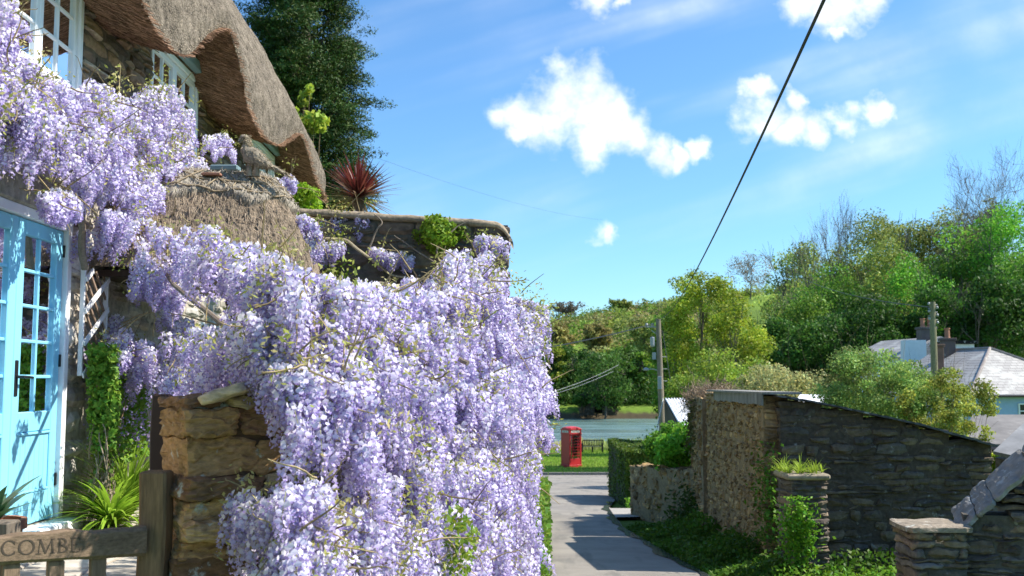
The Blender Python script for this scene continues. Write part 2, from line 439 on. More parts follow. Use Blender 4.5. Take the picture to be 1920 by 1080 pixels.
# lane crossing in front of the green
cr = []
for Xc in np.linspace(-30, 16, 60):
    y0 = 49.0+.004*(Xc-2)**2; y1 = 56.5+.010*(Xc-3)**2
    cr.append([[Xc, y0+(y1-y0)*k/6, 0] for k in range(7)])
cr = np.array(cr); cr[...,2] = road_z(cr[...,1])+.052; ii = np.arange(60*7).reshape(60, 7)
F = np.stack([ii[:-1,:-1], ii[1:,:-1], ii[1:,1:], ii[:-1,1:]], -1).reshape(-1, 4)
r2 = mesh('road', cr.reshape(-1, 3), F, mA, smooth=True, origin=np.zeros(3)); tag(r2, 'grey cross lane along the edge of the green', 'road', kind='structure')
# kerb of the green
kb = MB()
kp = np.array([[Xc, 56.5+.010*(Xc-3)**2+.1, 0] for Xc in np.linspace(-30, 16, 60)])
for i in range(59):
    a, c2 = kp[i], kp[i+1]; zz = float(road_z(56)); pl = [[a[0],a[1]-.1,zz-.1],[c2[0]-.03,c2[1]-.1,zz-.1],[c2[0]-.03,c2[1]-.1,zz+.16],[a[0],a[1]-.1,zz+.16]]
    kb.prism(pl, (0,.22,0), col=(.2,.19,.17))
k_ = kb.build('kerb', M['mortar'], origin=np.zeros(3)); tag(k_, 'low stone kerb between cross lane and green', 'kerb', kind='structure')
# driveway apron on the right
ap = MB(); pts = [(2.22,23.6),(3.4,23.9),(3.9,26.9),(2.45,27.0)]
ap.add([[x, y, float(road_z(y))+.054] for x, y in pts], np.array([[0,1,2,3]]))
a_ = ap.build('driveway', rough_mat('concrete', 30, .2, .9, .4, .01, col=(.33,.31,.28)), origin=np.zeros(3)); tag(a_, 'small pale concrete apron beside the lane', 'driveway', kind='structure')
# wet gutter line along the right edge of the lane
gt = []
for Y in np.linspace(12, 30, 60):
    r_ = road_edges(Y)[1]; wd = .10+.05*sin(Y*1.7)+.04*sin(Y*4.1)
    gt.append([[r_-.06-wd, Y, float(road_z(Y))+.062],[r_-.02, Y, float(road_z(Y))+.060]])
gt = np.array(gt).reshape(-1, 3); ii = np.arange(120).reshape(60, 2)
m, t, b = base_mat('wet_gutter'); b.inputs['Base Color'].default_value = (.05,.055,.06,1); b.inputs['Roughness'].default_value = .12
g_ = mesh('gutter', gt, np.stack([ii[:-1,0], ii[:-1,1], ii[1:,1], ii[1:,0]], -1), m, origin=np.zeros(3)); tag(g_, 'thin wet gutter shining along the right edge of the lane', 'gutter', kind='structure')

# ---------------------------------------------------------------- rubble masonry
def cube_template(k):
    V = []; F = []; key = {}
    def vid(p):
        q = tuple(np.round(p, 6))
        if q not in key: key[q] = len(V); V.append(p)
        return key[q]
    for ax in range(3):
        a1, a2 = (ax+1)%3, (ax+2)%3
        for sg in (-1, 1):
            for i in range(k):
                for j in range(k):
                    qd = []
                    for (di, dj) in ((0,0),(1,0),(1,1),(0,1)):
                        p = np.zeros(3); p[ax] = sg; p[a1] = -1+2*(i+di)/k; p[a2] = -1+2*(j+dj)/k; qd.append(vid(p))
                    F.append(qd if sg > 0 else qd[::-1])
    return np.array(V), np.array(F)
TEMPL = {k: cube_template(k) for k in (2,3,4,5,7,10)}
PAL_DARK = [(.125,.095,.07),(.165,.125,.085),(.10,.08,.065),(.20,.15,.10),(.14,.12,.095)]
PAL_WARM = [(.40,.235,.105),(.30,.165,.075),(.48,.30,.15),(.24,.135,.07),(.46,.34,.20)]
PAL_TAN = [(.33,.225,.105),(.26,.175,.085),(.40,.28,.14),(.30,.21,.11),(.20,.14,.075)]
PAL_BROWN = [(.19,.125,.08),(.13,.09,.065),(.25,.165,.10),(.11,.085,.065),(.17,.135,.10),(.30,.20,.12)]
PAL_PALE = [(.50,.47,.41),(.42,.38,.31),(.55,.53,.48),(.36,.31,.25),(.47,.43,.36)]
def rubble(name, A, B, zb, zt, thick, course=.1, length=.3, openings=(), seed=0, k=3, pal=PAL_DARK, mat=None, parent=None,
           noise=.008, mortar=(.10,.09,.075), pw=7, sm_=True, jit=.10, depthjit=.015, gap=.006, origin=None, inset=.03, curve=None):
    """rubble wall between plan points A and B; zb, zt bottom and top (numbers or functions of s); openings (s0,s1,z0,z1)"""
    rng = RS(seed); A = np.array(A, dtype=float); B = np.array(B, dtype=float)
    Lw = np.linalg.norm(B-A); a = (B-A)/Lw; nn = np.array([a[1], -a[0]])
    fb = zb if callable(zb) else (lambda s: zb); ft = zt if callable(zt) else (lambda s: zt)
    ss = np.linspace(0, Lw, 60); z0 = min(fb(s) for s in ss); z1 = max(ft(s) for s in ss)
    brk = sorted(set([z0, z1]+[o[2] for o in openings if z0 < o[2] < z1]+[o[3] for o in openings if z0 < o[3] < z1]))
    levels = []
    for i in range(len(brk)-1):
        lo, hi = brk[i], brk[i+1]; z = lo
        while z < hi-1e-6:
            h = course*rng.choice([.45,.6,.8,1.0,1.2,1.7])*rng.uniform(.85, 1.15)
            if hi-(z+h) < course*.5: h = hi-z
            levels.append((z, min(hi, z+h))); z += h
    cen = []; half = []; mb = MB()
    for (lo, hi) in levels:
        free = [(0.0, Lw)]
        for (s0, s1, q0, q1) in openings:
            if q0 < (lo+hi)/2 < q1:
                nf = []
                for (u, v) in free:
                    if s1 <= u or s0 >= v: nf.append((u, v)); continue
                    if s0 > u: nf.append((u, s0))
                    if s1 < v: nf.append((s1, v))
                free = nf
        for (u, v) in free:
            s = u
            nseg = max(1, int((v-u)/.5))
            for q in range(nseg):
                m0 = u+(v-u)*q/nseg; m1 = u+(v-u)*(q+1)/nseg; mid = (m0+m1)/2
                h0 = max(lo, fb(mid)); h1 = min(hi, ft(mid)-.01)
                if h1-h0 > .01:
                    e0 = inset if q == 0 else 0; e1 = inset if q == nseg-1 else 0
                    mb.box((m0+e0, -thick/2+inset, h0), (m1-e1, thick/2-inset, h1+ (0 if h1 < hi-1e-6 else 0)), col=mortar)
            while s < v-1e-6:
                l = length*rng.uniform(.45, 1.7)
                if v-(s+l) < length*.4: l = v-s
                mid = s+l/2; h0 = max(lo, fb(mid)); h1 = min(hi, ft(mid))
                if h1-h0 > course*.25:
                    cen.append((mid, rng.uniform(-1, 1)*depthjit, (h0+h1)/2)); half.append((l/2-gap, thick/2, (h1-h0)/2-gap))
                s += l
    cen = np.array(cen); half = np.maximum(np.array(half), .004); n = len(cen)
    T, TF = TEMPL[k]
    R8 = T/((np.abs(T)**float(pw)).sum(1)**(1./pw))[:,None]
    Vv = cen[:,None,:]+R8[None]*half[:,None,:]
    # irregular corners
    for cxx in (-1,1):
        for czz in (-1,1):
            wgt = (1+cxx*T[:,0])*(1+czz*T[:,2])/4
            off = rng.uniform(-1,1,(n,3))*jit; off[:,1] *= .25
            Vv = Vv+wgt[None,:,None]*off[:,None,:]*np.minimum(half[:,None,:], .12)*np.array([1,1,1])
    Vv = Vv+noise*np.stack([vnoise(Vv, 9, seed+q, 3) for q in range(3)], -1)*1.6
    if noise > .01: Vv = Vv+noise*1.3*np.stack([vnoise(Vv*np.array([1,1,3.0]), 22, seed+q+9, 2) for q in range(3)], -1)
    pl = np.array(pal)[rng.randint(0, len(pal), n)]*rng.uniform(.72, 1.28, (n,1))
    nv = len(T)
    mb.add(Vv.reshape(-1, 3), (TF[None]+(np.arange(n)*nv)[:,None,None]).reshape(-1, 4), np.repeat(pl, nv, axis=0))
    allV = np.concatenate(mb.V)
    if curve is not None: allV = curve(allV)
    W = np.empty_like(allV); W[:,0] = A[0]+a[0]*allV[:,0]+nn[0]*allV[:,1]; W[:,1] = A[1]+a[1]*allV[:,0]+nn[1]*allV[:,1]; W[:,2] = allV[:,2]
    return mesh(name, W, [np.concatenate(v) for v in mb.F.values()], mat or M['stone'], parent, np.concatenate(mb.C), smooth=(k >= 5 and sm_), origin=origin)

# ---------------------------------------------------------------- foliage
def cards(pts, nrm, size, rng, bias=.8, asp=.6, col=(.1,.2,.03), var=.25, hue=.12, clump=None, bend=.0):
    n = len(pts); N = nrm*bias+rng.normal(0, 1, (n,3))*.6; N /= np.linalg.norm(N, axis=1, keepdims=True)+1e-9
    T = np.cross(N, rng.normal(0, 1, (n,3))); T /= np.linalg.norm(T, axis=1, keepdims=True)+1e-9; Bt = np.cross(N, T)
    s = (size*rng.uniform(.6, 1.35, n))[:,None]
    V = np.stack([pts-T*s, pts+Bt*s*asp-N*s*bend, pts+T*s, pts-Bt*s*asp-N*s*bend], 1)
    c = np.array(col)[None]*(1+var*rng.uniform(-1,1,(n,1)))
    c = c*(1+hue*rng.uniform(-1,1,(n,1))*np.array([[1.3,0,-.6]]))
    if clump is not None: c = c*clump[:,None]
    F = np.arange(4*n).reshape(n, 4)
    return V.reshape(-1,3), F, np.repeat(np.clip(c, .002, .95), 4, axis=0)
def crown_points(rng, n, c, rad, nb=40, br=.33, shell=.55, flat=.75, low=0.0):
    c = np.array(c); rad = np.array(rad)
    d = rng.normal(0,1,(nb,3)); d /= np.linalg.norm(d, axis=1, keepdims=True)
    rr = rng.uniform(.25, 1, (nb,1))**.45
    bc = c+d*rad*rr*(1-br*.6)
    brr = br*rad.mean()*rng.uniform(.55, 1.35, nb)
    pr = brr**2; pick = rng.choice(nb, n, p=pr/pr.sum())
    dd = rng.normal(0,1,(n,3)); dd /= np.linalg.norm(dd, axis=1, keepdims=True)
    r = rng.uniform(shell, 1.08, (n,1))**.7
    pts = bc[pick]+dd*r*brr[pick][:,None]*np.array([1,1,flat])
    cl = rng.uniform(.6, 1.5, nb)[pick]  # random clump tones, widened to paint sunlit against shadowed leaf masses into the colour
    return pts, dd, cl, bc
def grow(rng, p, d, L, r, lev, maxl, segs, spread=.6, up=.15, kids=(3,5), shrink=.62, wob=.14):
    n = 4 if lev < 2 else 3
    pts = [np.array(p, dtype=float)]; rr = [r]
    d = np.array(d, dtype=float)
    for i in range(n):
        d = d+rng.normal(0, wob, 3)+np.array([0,0,up*.3]); d /= np.linalg.norm(d)
        pts.append(pts[-1]+d*L/n); rr.append(r*(1-.55*(i+1)/n))
        segs.append((pts[-2], pts[-1], rr[-2], rr[-1]))
    if lev >= maxl: return
    for q in range(rng.randint(kids[0], kids[1]+1)):
        t = rng.uniform(.35, 1.0) if lev > 0 else rng.uniform(.45, 1.0)
        i = min(n-1, int(t*n)); base = pts[i]+(pts[i+1]-pts[i])*(t*n-i)
        dd = d*.7+rng.normal(0, spread, 3)+np.array([0,0,up]); dd /= np.linalg.norm(dd)
        grow(rng, base, dd, L*shrink*rng.uniform(.8,1.15), max(.004, rr[i]*.6), lev+1, maxl, segs, spread, up, kids, shrink, wob)
def limb_mesh(segs, col=(.12,.10,.08)):
    mb = MB(); P0 = np.array([s[0] for s in segs]); P1 = np.array([s[1] for s in segs]); R0 = np.array([s[2] for s in segs]); R1 = np.array([s[3] for s in segs])
    big = R0 > .05
    if big.any(): mb.frusta(P0[big], P1[big], R0[big], R1[big], 7, col)
    if (~big).any(): mb.frusta(P0[~big], P1[~big], R0[~big], R1[~big], 3, col)
    return mb
def tree(name, label, cat, base, top, width, col, n=9000, size=.2, seed=0, bare=0.0, nb=45, br=.3, trunk=(.15,.125,.10), low=.3, group=None, depth=None, shell=.5, flat=.75):
    """base: ground point, top: z of crown top, width in metres; bare 1 = no leaves"""
    rng = RS(seed); H = top-base[2]
    root = empty(name, tuple(base)); tag(root, label, cat, group)
    segs = []; hw = width/2
    if bare > .3: grow(rng, base-np.array([0,0,.3]), (rng.normal(0,.04), rng.normal(0,.04), 1), H*.40, max(.12, H*.018), 0, 5, segs, spread=.66, up=.12, kids=(3,4), shrink=.70, wob=.10)
    else: grow(rng, base-np.array([0,0,.3]), (rng.normal(0,.04), rng.normal(0,.04), 1), H*.62, max(.09, H*.017), 0, 3, segs, spread=.6, up=.28, kids=(4,6), shrink=.56)
    PA = np.array([s_[0] for s_ in segs]); PB = np.array([s_[1] for s_ in segs]); RA = np.array([s_[2] for s_ in segs]); RB = np.array([s_[3] for s_ in segs])
    rad_ = np.hypot(PB[:,0]-base[0], PB[:,1]-base[1]); sx = np.clip(hw*(1.0 if bare > .3 else .92)/np.percentile(rad_, 97), .2, 4.0); sz = H*(1.0 if bare > .3 else .93)/(np.percentile(PB[:,2], 99.5)-base[2])
    for Q in (PA, PB): Q[:,:2] = base[:2]+(Q[:,:2]-base[:2])*sx; Q[:,2] = base[2]+(Q[:,2]-base[2])*sz
    tw = max(.008, .00016*base[1]); RA = np.maximum(RA, tw); RB = np.maximum(RB, tw*.8)
    segs = list(zip(PA, PB, RA, RB))
    limb_mesh(segs, trunk).build('trunk', M['bark'], root)
    if bare < 1:
        c = np.array([base[0], base[1], base[2]+H*(low+1.06)/2]); rad = np.array([hw, depth or hw, H*(1.06-low)/2])
        pts, dd, cl, bc = crown_points(rng, int(n*(1-bare)), c, rad, nb, br, shell, flat)
        if bare > .85:  # a haze of fine twigs round the limbs
            nt = int(1500+n*.1); tips = PB[RA <= np.percentile(RA, 60)]; k_ = rng.randint(0, len(tips), nt); pts = tips[k_]+rng.normal(0, .022*H, (nt,3))*np.array([1,1,.8]); out_ = pts-np.array([base[0],base[1],base[2]+H*.25]); out_ /= np.linalg.norm(out_,axis=1,keepdims=True); out_ = out_+rng.normal(0,.35,(nt,3)); mbt = MB(); L_ = H*.035*rng.uniform(.5,1.4,(nt,1)); mbt.frusta(pts-out_*L_, pts+out_*L_, tw*.55, tw*.35, 3, np.array(col)[None]*rng.uniform(.7,1.2,(nt,1))); mbt.build('twigs', M['twig'], root); return root
        if bare > .2:   # young leaf only near the twigs
            tips = PB[RA <= np.percentile(RA, 60)]; k_ = rng.randint(0, len(tips), len(pts)); pts = tips[k_]+rng.normal(0, .35, pts.shape)*np.array([1,1,.7]); 
        V, F, C = cards(pts, dd, size, rng, .7, .6, col, .3, .15, cl)
        mesh('crown', V, F, M['leaf'], root, C)
    return root
def at_ground(px, d):
    X = (px-960)/FPX*d; return np.array([X, d, float(terr(X, d))])
def top_z(py, d): return P(960, py, d)[2]
#PART2
# ================================================================ THE COTTAGE
KC = -.0154; X0 = -3.154
ca = np.array([KC, 1.0]); ca /= np.linalg.norm(ca); cn = np.array([ca[1], -ca[0]])
def cw(s, n, z):      # cottage frame -> world; s along the front, n outwards, z above the eye
    s = np.asarray(s, dtype=float); n = np.asarray(n, dtype=float); z = np.asarray(z, dtype=float)
    return np.stack(np.broadcast_arrays(X0+ca[0]*s+cn[0]*n, ca[1]*s+cn[1]*n, z+EYE), -1)
def cf(V): return cw(V[:,0], V[:,1], V[:,2])
cottage = empty('cottage', tuple(cw(8, -2, -1.1)))
tag(cottage, 'stone cottage with wavy thatched roof, white casements and turquoise double doors', 'cottage')
DOOR = (6.13, 7.66, -.98, 1.17); WIN1 = (6.40, 7.82, 2.10, 3.38); WIN2 = (9.40, 10.90, 2.05, 3.22); WIN3 = (12.95, 14.75, 2.1, 3.22)
# masonry: lower pale lime-washed part, upper bare slate
A0 = cw(2.0, -.225, 0)[:2]; A1 = cw(15.9, -.225, 0)[:2]
def opn(o, s0=2.0): return (o[0]-s0, o[1]-s0, o[2]+EYE, o[3]+EYE)
rubble('wall', A0, A1, EYE-1.5, EYE+1.6, .45, .12, .3, [opn(DOOR)], 11, 3, PAL_PALE, M['stone'], cottage, noise=.012, mortar=(.42,.38,.31), inset=.02, gap=.002)
rubble('wall', A0, A1, EYE+1.6, EYE+3.6, .45, .085, .36, [opn(WIN1), opn(WIN2), opn(WIN3)], 12, 3, PAL_BROWN+[(.30,.20,.13),(.34,.27,.2)], M['stone'], cottage, noise=.012, jit=.14, depthjit=.02, mortar=(.13,.10,.075), inset=.035)
mb = MB()   # back, ends and floor of the house, enclosing dark rooms
for lo, hi in (((2.0,-5.2,-1.5),(2.3,-.45,3.6)), ((15.6,-5.2,-1.5),(15.9,-.45,3.6)), ((2.0,-5.5,-1.5),(15.9,-5.2,3.6)), ((2.3,-5.2,-1.2),(15.6,-.45,-1.0)), ((2.3,-5.2,1.5),(15.6,-.46,1.62)), ((2.3,-5.2,3.5),(15.6,-.46,3.58)), ((2.3,-2.4,-1),(15.6,-2.2,1.5)), ((2.3,-2.4,1.62),(15.6,-2.2,3.5))):
    mb.box(lo, hi, frame=cf)
mb.build('inner_wall', M['interior'], cottage, usecol=False)
# stone lintel over the doors
mb = MB(); mb.box((6.0,-.2,1.17),(7.85,.03,1.36), (.33,.30,.25), cf, .015)
mb.build('lintel', M['stone'], cottage)

def casement(sa, sb, z0, z1, cols, rows, nm='window', n0=-.10, mat='white', curtain=True, bar=.026, stile=.055, panel=0.0):
    """one framed leaf"""
    mb = MB(); st = stile
    mb.box((sa,n0,z0),(sa+st,n0+.05,z1), frame=cf, bev=.006); mb.box((sb-st,n0,z0),(sb,n0+.05,z1), frame=cf, bev=.006)
    mb.box((sa+st,n0+.002,z1-st),(sb-st,n0+.048,z1), frame=cf, bev=.006); mb.box((sa+st,n0+.002,z0+panel),(sb-st,n0+.048,z0+panel+st*1.3), frame=cf, bev=.006)
    g0, g1 = z0+panel+st*1.3, z1-st; a, b_ = sa+st, sb-st
    for i in range(1, cols): x = a+(b_-a)*i/cols; mb.box((x-bar/2,n0+.008,g0),(x+bar/2,n0+.042,g1), frame=cf, bev=.005)
    for j in range(1, rows): z = g0+(g1-g0)*j/rows; mb.box((a,n0+.010,z-bar/2),(b_,n0+.040,z+bar/2), frame=cf, bev=.005)
    gl = MB(); gl.box((a-.005,n0+.020,g0-.005),(b_+.005,n0+.026,g1+.005), frame=cf)
    return mb, gl
for (o, cc, nl) in ((WIN1, 2, 'w'), (WIN2, 2, 'w'), (WIN3, 2, 'w')):
    s0, s1, z0, z1 = o; mid = (s0+s1)/2
    mb = MB(); fw = .06
    mb.box((s0,-.16,z0),(s0+fw,-.03,z1), frame=cf, bev=.006); mb.box((s1-fw,-.16,z0),(s1,-.03,z1), frame=cf, bev=.006)
    mb.box((s0+fw,-.158,z1-fw),(s1-fw,-.032,z1), frame=cf, bev=.006); mb.box((s0+fw,-.158,z0),(s1-fw,-.032,z0+fw), frame=cf, bev=.006)
    win = mb.build('window', M['white'], cottage, usecol=False)
    sl = MB(); sl.box((s0-.06,-.16,z0-.07),(s1+.06,.05,z0-.003), frame=cf, bev=.01); sl.build('sill', M['white'], win, usecol=False)
    for (a, b_) in ((s0+fw+.003, mid-.002), (mid+.002, s1-fw-.003)):
        mb, gl = casement(a, b_, z0+fw+.003, z1-fw-.003, 2, 4, n0=-.10); mb.build('casement', M['white'], win, usecol=False); gl.build('pane', M['glass'], win, usecol=False)
    for side in (0, 1):
        cu = MB()
        base_ = s0+.08 if side == 0 else s1-.42
        if o is WIN1 and side == 0: base_ = s0+.5
        xs = np.linspace(base_, base_+.34, 40); yy = -.30+.025*np.sin(np.arange(40)*1.1)
        Vc = np.concatenate([cw(xs, yy, z0+.02), cw(xs, yy, z1-.02)]); i = np.arange(39); cu.add(Vc, np.stack([i, i+1, i+41, i+40], 1))
        cu.build('curtain', M['curtain'], win, usecol=False)
for a_, b2 in ((9.3,11.0),(12.85,14.9)): mb = MB(); mb.box((a_,-.02,3.225),(b2,.06,3.33), frame=cf, bev=.008); mb.build('lintel_board', M['lead'], cottage, usecol=False)

# double doors
mb = MB(); s0, s1, z0, z1 = DOOR; fw = .07
mb.box((s0,-.14,z0),(s0+fw,-.01,z1), frame=cf, bev=.006); mb.box((s1-fw,-.14,z0),(s1,.012,z1), frame=cf, bev=.006)
mb.box((s0+fw,-.138,z1-fw),(s1-fw,.01,z1), frame=cf, bev=.006); mb.box((s0-.02,-.14,z0-.10),(s1+.05,.15,z0-.002), frame=cf, bev=.012)
mb.build('door_frame', M['white'], cottage, usecol=False)
dm = (s0+s1)/2-.03
for (a, b_, hand) in ((s0+fw+.004, dm-.003, 0), (dm+.003, s1-fw-.004, 1)):
    zt_ = z1-fw-.004; H = zt_-z0-.01
    mb, gl = casement(a, b_, z0+.006, zt_, 2, 5, n0=-.075, bar=.024, stile=.105, panel=.63)
    # lower panel with mouldings and vertical grooves
    mb.box((a+.105,-.073,z0+.01),(b_-.105,-.027,z0+.22), frame=cf, bev=.006)
    pw = (b_-a-.21)/7
    for i in range(7): mb.box((a+.105+i*pw+.002,-.062,z0+.22),(a+.105+(i+1)*pw-.002,-.036,z0+.64), frame=cf, bev=.004)
    for (q0, q1, r0, r1) in ((a+.105,b_-.105,z0+.22,z0+.238),(a+.105,b_-.105,z0+.615,z0+.633)): mb.box((q0,-.058,r0),(q1,-.021,r1), frame=cf, bev=.005)
    d_ = mb.build('door', M['cyan'], cottage, usecol=False); gl.build('pane', M['glass'], d_, usecol=False)
    if hand:
        hb = MB(); x = a+.045
        hb.box((x-.022,-.028,.02-.12),(x+.022,-.018,.02+.12), frame=cf, bev=.004)
        hb.tube(cw([x,x,x+.02,x+.12],[-.02,.03,.035,.035],[.03,.03,.03,.025]), [.010,.010,.009,.008], 8)
        hb.build('handle', M['black'], d_, usecol=False)
        for hz in (-.7, .15, .95):
            hh = MB(); hh.box((b_-.012,-.03,hz-.045),(b_+.012,-.012,hz+.045), frame=cf, bev=.003); hh.build('hinge', M['black'], d_, usecol=False)
    xs = np.linspace(a+.12, a+.30, 20); yy = -.15+.012*np.sin(np.arange(20)*1.3)
    Vc = np.concatenate([cw(xs, yy, z0+.65), cw(xs, yy, z1-.1)]); i = np.arange(19)
    mesh('curtain', Vc, np.stack([i, i+1, i+21, i+20], 1), M['curtain'], d_)

# ---- thatch
def hitc(px, py, n):
    """where the sight line meets the vertical plane n metres in front of the cottage: (s, z above eye)"""
    r = ray(px, py); o = np.array([X0, 0])+cn*n; t = np.dot(o, cn)/np.dot(r[:2], cn); q = r*t; return float(np.dot(q[:2]-o, ca)), float(q[2])
LP = [hitc(x, y, .5) for (x, y) in ((268,3),(285,45),(305,80),(340,105),(362,100),(380,72),(395,58),(415,52),(434,58),(447,100),(455,150),(463,200),(475,232),(498,262),(520,272),(535,262),(548,254),(562,252),(573,266),(581,300),(591,337),(600,356))]
LIPS = np.array([3.0,3.9,5.2,6.5]+[p[0] for p in LP]+[16.3]); LIPZ = np.array([3.35,3.3,2.86,3.3]+[p[1] for p in LP]+[2.84])
def lipz(s):
    s = np.asarray(s, dtype=float)
    a = np.interp(s, LIPS, LIPZ); k = np.linspace(-.16, .16, 7); return np.mean([np.interp(s+q, LIPS, LIPZ) for q in k], axis=0)
NS = 640; S = np.linspace(3.0, 16.3, NS); LZ = lipz(S)
OUT = [(.50,None),(.24,3.95),(-.02,4.5),(-.40,5.1),(-.85,5.9),(-1.5,6.9),(-2.6,8.0),(-3.7,6.9),(-5.0,5.0),(-5.9,3.6),(-5.9,3.3),(-5.6,3.3)]
def thatch_surface():
    rows = []
    # profile between the lip and the first fixed row, rounded nose
    for t in np.linspace(0, 1, 26):
        n_ = .50+.07*np.sin(pi*min(1, t*1.15))*(1-t*.2)-.26*t**1.5; z_ = LZ+(3.95-LZ)*t
        rows.append((np.full(NS, n_), z_))
    fx = OUT[1:]
    for i in range(len(fx)-1):
        (n0,z0),(n1,z1) = fx[i], fx[i+1]; k = 14 if i < 2 else 6
        for q in range(1, k+1): rows.append((np.full(NS, n0+(n1-n0)*q/k), np.full(NS, z0+(z1-z0)*q/k)))
    nn_ = np.array([r[0] for r in rows]); zz = np.array([r[1] for r in rows])
    ss = np.repeat(S[None], len(rows), 0).astype(float)
    send = 16.3-1.5*np.maximum(0, zz-3.15)*np.clip(1-.12*np.maximum(0, zz-4), .2, 1); send = np.maximum(send, 9)
    t = np.clip((ss-9)/(16.3-9), 0, 1); ss = np.where(ss > 9, 9+(send-9)*t, ss)
    # end rounding in plan
    e = sm(.93, 1, t); nn_ = nn_-e*.22*(nn_ > -2)
    return ss, nn_, zz, len(rows)
ss, nn_, zz, nr = thatch_surface()
W = cw(ss, nn_, zz); d_ = .030*vnoise(W, 3, 3, 3)+.014*vnoise(W, 14, 4, 3)+.009*vnoise(W, 42, 8, 2)
W = W+d_[...,None]*np.array([.9,0,.25])
ii = np.arange(nr*NS).reshape(nr, NS); F = np.stack([ii[:-1,:-1], ii[:-1,1:], ii[1:,1:], ii[1:,:-1]], -1).reshape(-1, 4)
tc_ = np.array([.20,.168,.132])*(1+.22*vnoise(W, 2.2, 6, 3)[...,None]); endF = np.array([list(ii[:,-1])])
roof = mesh('thatched_roof', W.reshape(-1,3), [F, endF], M['thatch'], cottage, tc_.reshape(-1,3), smooth=True)
# underside: from the lip back to the wall
k = 12; rows = []
for q in range(k+1):
    t = q/k; rows.append(cw(S, .50-.60*t, LZ+.20*t**.8-.03*np.sin(pi*t)))
U = np.array(rows); dd_ = .018*vnoise(U*np.array([1,9,4.]), 3, 31, 2)+.012*vnoise(U, 16, 5, 2)
U = U+(dd_*sm(0,.15,np.linspace(0,1,k+1))[:,None])[...,None]*np.array([0,0,-1.]); U[0] = W[0]
ii = np.arange((k+1)*NS).reshape(k+1, NS); F = np.stack([ii[:-1,:-1], ii[1:,:-1], ii[1:,1:], ii[:-1,1:]], -1).reshape(-1, 4)
uc = np.array([.23,.13,.078])*(1+.3*vnoise(U, 6, 2, 2)[...,None])
mesh('eave_underside', U.reshape(-1,3), F, M['thatch_under'], roof, uc.reshape(-1,3), smooth=True)
# cut reed ends standing proud along the rim and over the nose
rng = RS(7)
def reeds(n, tmin, tmax, L, r, colr, seed):
    rng = RS(seed); i = rng.randint(1, NS-1, n); row = rng.randint(tmin, tmax+1, n); fr = rng.rand(n, 1)
    p = W[row, i]*(1-fr)+W[row, i-1]*fr
    p = p+(W[np.minimum(row+1, nr-1), i]-W[row, i])*rng.rand(n,1)
    p = p-np.array([.006,0,0]); d = np.array([.45,-.05,-.75])+rng.normal(0,.28,(n,3)); d /= np.linalg.norm(d, axis=1, keepdims=True)
    mb = MB(); c = np.array(colr)[None]*rng.uniform(.25, 1.55, (n,1)); mb.frusta(p-d*L*.5, p+d*L*rng.uniform(.35,1,(n,1)), r, r*.8, 3, c); return mb
mb = reeds(18000, 0, 27, .014, .0030, (.30,.26,.205), 1); m2 = reeds(9000, 0, 1, .018, .0032, (.34,.285,.22), 2); m2.F = {k_: [f+mb.n for f in v] for k_, v in m2.F.items()}
mb.V += m2.V; mb.C += m2.C
for k_, v in m2.F.items(): mb.F.setdefault(k_, []).extend(v)
mb.build('reed_ends', M['twig'], roof)
us = MB(); n = 16000; rng = RS(5); i = rng.randint(1, NS-1, n); q = rng.randint(0, k, n); fr = rng.rand(n,1)
p = U[q, i]*(1-fr)+U[q+1, i]*fr; d = (U[0, i]-U[k, i]); d /= np.linalg.norm(d, axis=1, keepdims=True); d = d+rng.normal(0,.10,(n,3))
c = np.array([.27,.16,.10])[None]*rng.uniform(.35, 1.7, (n,1)); us.frusta(p-d*.06, p+d*.07-np.array([0,0,.01]), .0035, .003, 3, c)
us.build('reed_stems', M['twig'], roof)

# ---- hipped thatched porch hood beside the doors
porch_c = cw(9.0, .5, 1.0)
def porch():
    # local: a across (s), b outwards (n); ridge along n from the wall to n=1.12
    nu, nv = 300, 170; V = np.zeros((nv, nu, 3))
    for j in range(nv):
        t = j/(nv-1)                          # 0 eave .. 1 ridge
        for i in range(nu):
            th = -pi/2*1.02+pi*1.02*i/(nu-1)        # direction round the front, -90 = camera side
            # plan outline: rounded box, half width .98, front reach 1.62 from the wall
            c_, s_ = cos(th), sin(th)
            hwid = 1.0*(1-t)**.85+.04; reach = 1.08+.62*(1-t)**.8
            e = .62
            x = s_/abs(s_)*abs(s_)**e*hwid if s_ else 0; y = -.1+reach*abs(c_)**e
            z = .86+.94*(1-(1-t)**1.7)+.03*sin(th*3)*(1-t)
            if t < .08: x *= .985+.18*t; y *= .985+.18*t
            V[j, i] = (9.05+x*1.0, y, z)
    W_ = cw(V[...,0], V[...,1], V[...,2]); return V, W_
PV, PW = porch()
rr_ = np.linspace(0,1,PV.shape[0])[:,None]
ledge = .045*(sm(.50,.53,rr_+.05*np.sin(np.linspace(0,9*pi,PV.shape[1]))[None,:]))
ctr = np.array([porch_c[0]-.4, porch_c[1], EYE+.6]); od = PW-ctr; od /= np.linalg.norm(od, axis=2, keepdims=True)
PW = PW+od*(.03*vnoise(PW, 5, 1, 3)+.022*vnoise(PW*np.array([1,1,.30]), 34, 2, 3)+.012*vnoise(PW*np.array([1,1,.35]), 80, 12, 1)+ledge)[...,None]
ii = np.arange(PV.shape[0]*PV.shape[1]).reshape(PV.shape[0], PV.shape[1]); F = np.stack([ii[:-1,:-1], ii[:-1,1:], ii[1:,1:], ii[1:,:-1]], -1).reshape(-1, 4)
band = sm(.50,.54,rr_+.05*np.sin(np.linspace(0,9*pi,PV.shape[1]))[None,:])[...,None]
pc = (np.array([.26,.205,.15])*(1-band)+np.array([.36,.32,.26])*band)*(1+.3*vnoise(PW, 7, 9, 3)[...,None])
